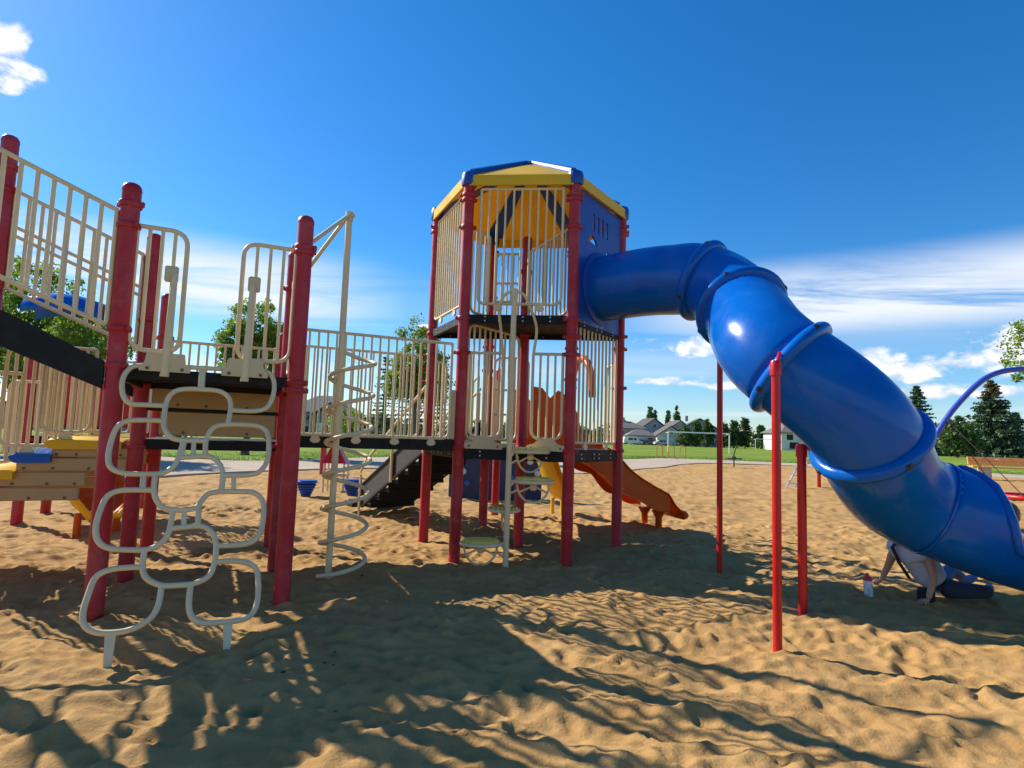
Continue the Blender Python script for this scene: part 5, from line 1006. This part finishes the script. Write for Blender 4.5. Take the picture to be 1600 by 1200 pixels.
bb = thing('balance_board', 'low dark balance board on the sand behind the spiral climber', 'balance board', (-3.15, 13.4, 0)); MB().bevbox((-3.15, 13.4, 0.14), (0.36, 0.05, 0), (-0.02, 0.16, 0), (0, 0, 0.045), 0.015).build('board', BLACK, bb, 20); MB().lathe([(0.10, -0.2), (0.07, 0.10)], (-3.15, 13.4, 0), 14).build('base', BLACK, bb)
dg = thing('sand_digger', 'thin dark sand digger toy standing out on the sand', 'play toy', (12.6, 33.2, 0)); c = Vector((12.6, 33.2, 0))
MB().tube([c - Vector((0, 0, 0.3)), c + Vector((0, 0, 0.75)), c + Vector((0.12, 0, 1.15))], 0.04, 8).build('pole', BOLT, dg); MB().bevbox(c + Vector((0, 0, 0.48)), (0.42, 0, 0), (0, 0.14, 0), (0, 0, 0.035), 0.02).build('seat', BOLT, dg); MB().lathe([(0.12, 0), (0.12, 0.18)], c + Vector((0, 0, 0.42)), 10).build('hub', BOLT, dg)
ld = thing('steel_ladder', 'leaning steel ladder with red top far behind the red slide posts', 'ladder', (9.2, 19.2, 0))
for dx in (0, 0.34): MB().tube([(8.85 + dx, 19.0 + dx * 0.5, -0.1), (9.75 + dx, 19.3 + dx * 0.5, 1.35)], 0.028, 8).build('rail', STEEL, ld)
for k in range(5): t = 0.15 + 0.17 * k; q = Vector((8.85, 19.0, -0.1)).lerp(Vector((9.75, 19.3, 1.35)), t); MB().tube([q, q + Vector((0.34, 0.17, 0))], 0.018, 6).build('rung', STEEL, ld)
MB().bevbox((10.15, 19.4, 1.42), (0.34, 0.1, 0), (-0.05, 0.2, 0), (0, 0, 0.22), 0.05).build('top_cap', RED2, ld, 30); MB().tube([(10.2, 19.5, -0.2), (10.2, 19.5, 1.3)], 0.06, 10).build('post', RED2, ld)

# ---------------------------------------------------------------- water bottle
bt = thing('water_bottle', 'white squeeze bottle with red lid standing on shaded sand', 'bottle', (3.32, 5.5, 0)); bz = sand_z(3.32, 5.5) - 0.012
BW = mat('white_bottle_plastic', (0.72, 0.74, 0.78), 0.35); BR = mat('red_bottle_lid', (0.62, 0.03, 0.03), 0.35); INK = mat('black_print', (0.02, 0.02, 0.025), 0.5); tl = Vector((-0.05, 0.0, 1)).normalized(); bb_ = Vector((3.32, 5.5, bz))
MB().lathe([(0.034, 0), (0.037, 0.008), (0.037, 0.10), (0.035, 0.115), (0.037, 0.13), (0.037, 0.165), (0.033, 0.175)], bb_, 20, tl).build('bottle_body', BW, bt, 40); MB().lathe([(0.034, 0.175), (0.036, 0.178), (0.036, 0.195), (0.026, 0.207), (0.013, 0.212), (0.012, 0.225), (0.015, 0.228), (0.014, 0.238), (0, 0.24)], bb_, 18, tl).build('lid', BR, bt, 40)
fr_ = Vector((-0.50, -0.86, 0)).normalized(); sr_ = Vector((0.86, -0.50, 0))
for pl in ([(-0.008, 0.10), (0.006, 0.11), (0.014, 0.098), (0.002, 0.088), (-0.006, 0.078)], [(0.004, 0.075), (0.016, 0.07), (0.010, 0.055), (-0.004, 0.058)], [(-0.012, 0.066), (-0.006, 0.05), (0.006, 0.045)], [(0.016, 0.09), (0.018, 0.075)]):
    MB().tube([bb_ + tl * z + (fr_ * math.cos(x / 0.037) + sr_ * math.sin(x / 0.037)) * 0.0375 for x, z in pl], 0.0018, 5).build('print_mark', INK, bt)

# ---------------------------------------------------------------- people
SKIN = mat('skin', (0.50, 0.27, 0.185), 0.5, 0.05, 20); SHIRT = mat('lavender_shirt', (0.62, 0.62, 0.72), 0.85, 0.12, 18, 0.4, 60); DENIM = mat('blue_denim', (0.032, 0.048, 0.085), 0.85, 0.2, 25, 0.4, 90); STRIPE = mat('pale_washed_denim', (0.10, 0.16, 0.27), 0.85, 0.35, 30, 0.3, 60)
HAIR = mat('dark_brown_hair', (0.035, 0.02, 0.012), 0.6, 0.3, 40, 0.5, 120); HAIR2 = mat('brown_hair', (0.09, 0.05, 0.028), 0.55, 0.3, 40, 0.5, 120); STRAP = mat('black_webbing', (0.015, 0.015, 0.017), 0.8); SHOE = mat('blue_shoe_cloth', (0.10, 0.20, 0.32), 0.8); SHOE2 = mat('pink_shoe_cloth', (0.42, 0.24, 0.22), 0.8); EYE = mat('eye_dark', (0.02, 0.015, 0.012), 0.2)
def skin_mesh(name, nodes, edges, m, parent, sub=2, extra=None):
    """grow a continuous tapered surface along joints: nodes = {key: (pos, radius)}"""
    keys = list(nodes); me = bpy.data.meshes.new(name); me.from_pydata([tuple(nodes[k][0]) for k in keys], [(keys.index(a), keys.index(b)) for a, b in edges], []); ob = bpy.data.objects.new(name, me); COL.objects.link(ob)
    sk = ob.modifiers.new('skin', 'SKIN'); sk.use_smooth_shade = True; sd = me.skin_vertices[0].data
    for i, k in enumerate(keys): r = nodes[k][1]; sd[i].radius = (r, r) if not isinstance(r, tuple) else r; sd[i].use_root = (i == 0)
    ss = ob.modifiers.new('sub', 'SUBSURF'); ss.levels = sub; ss.render_levels = sub
    bpy.context.view_layer.update(); out = bpy.data.meshes.new_from_object(ob.evaluated_get(bpy.context.evaluated_depsgraph_get())); bpy.data.objects.remove(ob); bpy.data.meshes.remove(me); out.name = name
    if extra is not None:
        bm = bmesh.new(); bm.from_mesh(out); t = bpy.data.meshes.new('t'); t.from_pydata(extra.v, [], extra.f); bm.from_mesh(t); bpy.data.meshes.remove(t); bm.to_mesh(out); bm.free()
    out.materials.clear(); out.materials.append(m); out.polygons.foreach_set('use_smooth', [True] * len(out.polygons)); return link(bpy.data.objects.new(name, out), parent)
def hand_into(mb, wrist, fdir, side, up_, s=0.85):
    """flat, weight-bearing hand: palm plus five separate bent fingers"""
    f = Vector(fdir).normalized(); sd = Vector(side).normalized(); u_ = Vector(up_).normalized(); w = Vector(wrist)
    mb.tube([w, w + f * 0.022 * s - u_ * 0.008, w + f * 0.05 * s - u_ * 0.014, w + f * 0.075 * s - u_ * 0.018], [0.019 * s, 0.026 * s, 0.030 * s, 0.024 * s], 8)
    for k, (o, L, sp_) in enumerate(((-0.030, 0.050, -0.35), (-0.011, 0.062, -0.1), (0.009, 0.066, 0.1), (0.028, 0.056, 0.3))):
        d = (f + sd * sp_ * 0.6).normalized(); b = w + f * 0.066 * s + sd * o * s - u_ * 0.016; mb.tube([b, b + d * L * 0.45 * s + u_ * 0.004, b + d * L * 0.8 * s - u_ * 0.004, b + d * L * s - u_ * 0.010], [0.0098 * s, 0.009 * s, 0.0078 * s, 0.005 * s], 6)
    b = w + f * 0.022 * s + sd * 0.024 * s - u_ * 0.010; d = (f * 0.6 + sd).normalized(); mb.tube([b, b + d * 0.028 * s, b + (d + f * 0.4).normalized() * 0.05 * s - u_ * 0.006], [0.0115 * s, 0.010 * s, 0.006 * s], 6)
def head_parts(th, c, face, r, hairm, long_hair=False):
    """head with face features and a hair shell; face = direction the person looks"""
    f = Vector(face).normalized(); up_ = Vector((0, 0, 1)); up_ = (up_ - f * up_.dot(f)).normalized(); s = f.cross(up_); c = Vector(c)
    mb = MB(); nu, nv = 16, 12; vs = []
    for j in range(nv + 1):
        a = math.pi * j / nv
        for i in range(nu):
            b = 2 * math.pi * i / nu; x, y, z = math.sin(a) * math.cos(b), math.sin(a) * math.sin(b), math.cos(a)
            jaw = 1 - 0.22 * max(0, -z) ** 1.5; vs.append(c + f * x * r * 1.02 * (jaw if x > 0 else 0.98) + s * y * r * 0.84 * jaw + up_ * z * r * 1.18)
    mb.add(vs, [(j * nu + i, j * nu + (i + 1) % nu, (j + 1) * nu + (i + 1) % nu, (j + 1) * nu + i) for j in range(nv) for i in range(nu)])
    mb.tube([c + f * r * 0.98 + up_ * r * 0.12, c + f * r * 1.16 - up_ * r * 0.16, c + f * r * 1.0 - up_ * r * 0.24], [r * 0.07, r * 0.13, r * 0.08], 6)
    for q in (-1, 1): mb.lathe([(r * 0.2, -0.008), (r * 0.24, 0.006), (0, 0.012)], c + s * q * r * 0.86 - up_ * r * 0.05, 8, s * q)
    h = mb.build('head', SKIN, th, 70)
    for q in (-1, 1): MB().lathe([(r * 0.11, 0), (r * 0.08, r * 0.05), (0, r * 0.07)], c + f * r * 0.93 + s * q * r * 0.34 + up_ * r * 0.05, 8, f).build('eye', EYE, h, 60)
    MB().tube([c + f * r * 0.92 - up_ * r * 0.5 + s * r * 0.25, c + f * r * 0.99 - up_ * r * 0.53, c + f * r * 0.92 - up_ * r * 0.5 - s * r * 0.25], r * 0.055, 6).build('mouth', mat('lips', (0.40, 0.13, 0.11), 0.5), h, 60)
    mb = MB(); vs = []
    for j in range(nv + 1):
        a = math.pi * (0.0 + (0.72 if long_hair else 0.62) * j / nv)
        for i in range(nu):
            b = 2 * math.pi * i / nu; front = max(0, math.cos(b)); aa = a * (1 - 0.42 * front); x, y, z = math.sin(aa) * math.cos(b), math.sin(aa) * math.sin(b), math.cos(aa); k = 1.09 + 0.03 * math.sin(9 * b + 3 * j)
            vs.append(c + f * x * r * 1.02 * k + s * y * r * 0.88 * k + up_ * z * r * 1.18 * k)
    mb.add(vs, [(j * nu + i, j * nu + (i + 1) % nu, (j + 1) * nu + (i + 1) % nu, (j + 1) * nu + i) for j in range(nv) for i in range(nu)]); mb.build('hair', hairm, th, 70)
def V(*a): return Vector(a)
# person leaning back on straight arms under the slide exit, seen from behind
p1 = thing('person', 'person in lavender shirt leaning back on both hands under the blue slide', 'person', (4.1, 5.52, 0))
z0 = sand_z(4.1, 5.5)
N1 = {'pelvis': (V(3.96, 5.53, z0 + 0.12), 0.098), 'waist': (V(3.88, 5.53, z0 + 0.23), 0.090), 'chest': (V(3.79, 5.54, z0 + 0.36), 0.098), 'upper': (V(3.73, 5.54, z0 + 0.43), 0.075), 'neck': (V(3.73, 5.54, z0 + 0.51), 0.040), 'skull': (V(3.77, 5.54, z0 + 0.59), 0.05),
      'shl': (V(3.70, 5.69, z0 + 0.415), 0.050), 'ell': (V(3.69, 5.79, z0 + 0.225), 0.034), 'wrl': (V(3.645, 5.84, sand_z(3.645, 5.84) + 0.045), 0.022),
      'shr': (V(3.79, 5.38, z0 + 0.415), 0.050), 'elr': (V(3.77, 5.29, z0 + 0.225), 0.034), 'wrr': (V(3.69, 5.255, sand_z(3.69, 5.255) + 0.045), 0.022)}
E1 = [('pelvis', 'waist'), ('waist', 'chest'), ('chest', 'upper'), ('upper', 'neck'), ('neck', 'skull'), ('upper', 'shl'), ('shl', 'ell'), ('ell', 'wrl'), ('upper', 'shr'), ('shr', 'elr'), ('elr', 'wrr')]
hx_ = MB(); hand_into(hx_, N1['wrl'][0], (-0.85, 0.3, 0), (0.3, 0.85, 0), (0, 0, 1)); hand_into(hx_, N1['wrr'][0], (-0.9, -0.35, 0), (-0.35, 0.9, 0), (0, 0, 1))
skin_mesh('body', N1, E1, SKIN, p1, 2, hx_)
sh = {k: (N1[k][0], N1[k][1] + 0.046) for k in ('pelvis', 'waist', 'chest', 'upper', 'shl', 'shr')}
sh['sll'] = (N1['shl'][0].lerp(N1['ell'][0], 0.28), 0.064); sh['slr'] = (N1['shr'][0].lerp(N1['elr'][0], 0.30), 0.064); sh['collar'] = (N1['upper'][0].lerp(N1['neck'][0], 0.55), 0.052)
skin_mesh('shirt', sh, [('pelvis', 'waist'), ('waist', 'chest'), ('chest', 'upper'), ('upper', 'collar'), ('upper', 'shl'), ('shl', 'sll'), ('upper', 'shr'), ('shr', 'slr')], SHIRT, p1, 2)
skin_mesh('jeans', {'hip': (V(3.98, 5.53, z0 + 0.10), 0.112), 'hr': (V(4.08, 5.46, z0 + 0.09), 0.085), 'kr': (V(4.34, 5.42, z0 + 0.09), 0.062), 'ar': (V(4.50, 5.62, z0 + 0.06), 0.044)}, [('hip', 'hr'), ('hr', 'kr'), ('kr', 'ar')], DENIM, p1, 2)
skin_mesh('jeans', {'hip': (V(3.98, 5.58, z0 + 0.10), 0.095), 'hl': (V(4.08, 5.64, z0 + 0.12), 0.080), 'kl': (V(4.28, 5.78, z0 + 0.215), 0.060), 'al': (V(4.52, 5.92, z0 + 0.08), 0.042)}, [('hip', 'hl'), ('hl', 'kl'), ('kl', 'al')], STRIPE, p1, 2)
for a, d in ((V(4.50, 5.63, z0 + 0.05), V(0.7, 0.6, 0.1)), (V(4.53, 5.93, z0 + 0.07), V(0.9, 0.3, 0.2))):
    d.normalize(); MB().tube([a - d * 0.03, a + d * 0.02, a + d * 0.09, a + d * 0.14, a + d * 0.165], [0.034, 0.042, 0.040, 0.033, 0.012], 10).build('shoe', SHOE, p1, 60)
head_parts(p1, V(3.81, 5.55, z0 + 0.645), (0.95, 0.1, -0.15), 0.093, HAIR)
bk = V(-0.72, -0.10, -0.05)
mb = MB(); pth = [V(3.67, 5.585, z0 + 0.525), V(3.592, 5.575, z0 + 0.43), V(3.640, 5.56, z0 + 0.30), V(3.725, 5.545, z0 + 0.16)]
for a, b in zip(pth[:-1], pth[1:]): mb.bevbox((a + b) / 2, (b - a) * 0.53, V(0, 0.022, 0), V(0.006, 0, 0.003), 0.003)
mb.build('shoulder_strap', STRAP, p1, 40)
bag = thing('belt_bag', 'small black bag on the sand behind the leaning person', 'bag', (3.80, 5.45, 0)); MB().bevbox((3.80, 5.44, sand_z(3.80, 5.44) + 0.055), (0.05, 0.01, 0), (-0.01, 0.07, 0), (0, 0, 0.062), 0.022).build('pouch', STRAP, bag, 40)
# second person behind the slide exit, mostly hidden
p2 = thing('person', 'person with brown hair sitting behind the blue slide exit', 'person', (5.35, 6.4, 0)); z1_ = sand_z(5.35, 6.4)
N2 = {'pelvis': (V(5.45, 6.42, z1_ + 0.12), 0.11), 'waist': (V(5.43, 6.40, z1_ + 0.26), 0.095), 'chest': (V(5.39, 6.37, z1_ + 0.41), 0.105), 'upper': (V(5.37, 6.36, z1_ + 0.48), 0.075), 'neck': (V(5.35, 6.34, z1_ + 0.56), 0.042), 'skull': (V(5.33, 6.33, z1_ + 0.63), 0.05), 'shl': (V(5.47, 6.22, z1_ + 0.46), 0.05), 'ell': (V(5.38, 6.08, z1_ + 0.30), 0.036), 'wrl': (V(5.20, 6.05, z1_ + 0.24), 0.023), 'shr': (V(5.27, 6.50, z1_ + 0.46), 0.05), 'elr': (V(5.13, 6.45, z1_ + 0.30), 0.036), 'wrr': (V(5.03, 6.32, z1_ + 0.24), 0.023)}
hx_ = MB(); hand_into(hx_, N2['wrl'][0], (-0.8, 0.1, -0.3), (0.1, 0.8, 0), (0, 0, 1)); hand_into(hx_, N2['wrr'][0], (-0.6, -0.6, -0.3), (0.6, -0.6, 0), (0, 0, 1))
skin_mesh('body', N2, E1, SKIN, p2, 2, hx_)
skin_mesh('top', {k: (N2[k][0], N2[k][1] + 0.02) for k in ('pelvis', 'waist', 'chest', 'upper', 'shl', 'shr')}, [('pelvis', 'waist'), ('waist', 'chest'), ('chest', 'upper'), ('upper', 'shl'), ('upper', 'shr')], mat('grey_top', (0.25, 0.24, 0.25), 0.85, 0.1, 15), p2, 2)
skin_mesh('trousers', {'hip': (N2['pelvis'][0], 0.118), 'h1': (V(5.35, 6.28, z1_ + 0.12), 0.082), 'k1': (V(5.13, 6.02, z1_ + 0.20), 0.060), 'a1': (V(4.95, 5.68, z1_ + 0.08), 0.042), 'h2': (V(5.37, 6.46, z1_ + 0.12), 0.082), 'k2': (V(5.07, 6.22, z1_ + 0.21), 0.060), 'a2': (V(5.03, 5.90, z1_ + 0.08), 0.042)}, [('hip', 'h1'), ('h1', 'k1'), ('k1', 'a1'), ('hip', 'h2'), ('h2', 'k2'), ('k2', 'a2')], DENIM, p2, 2)
for a, d in ((V(4.95, 5.66, z1_ + 0.06), V(-0.5, -0.85, 0.3)), (V(5.03, 5.88, z1_ + 0.06), V(-0.5, -0.85, 0.3))):
    d.normalize(); MB().tube([a - d * 0.03, a + d * 0.02, a + d * 0.08, a + d * 0.13, a + d * 0.15], [0.034, 0.042, 0.040, 0.033, 0.012], 10).build('shoe', SHOE2, p2, 60)
head_parts(p2, V(5.32, 6.32, z1_ + 0.69), (-0.8, -0.5, -0.1), 0.10, HAIR2, True)
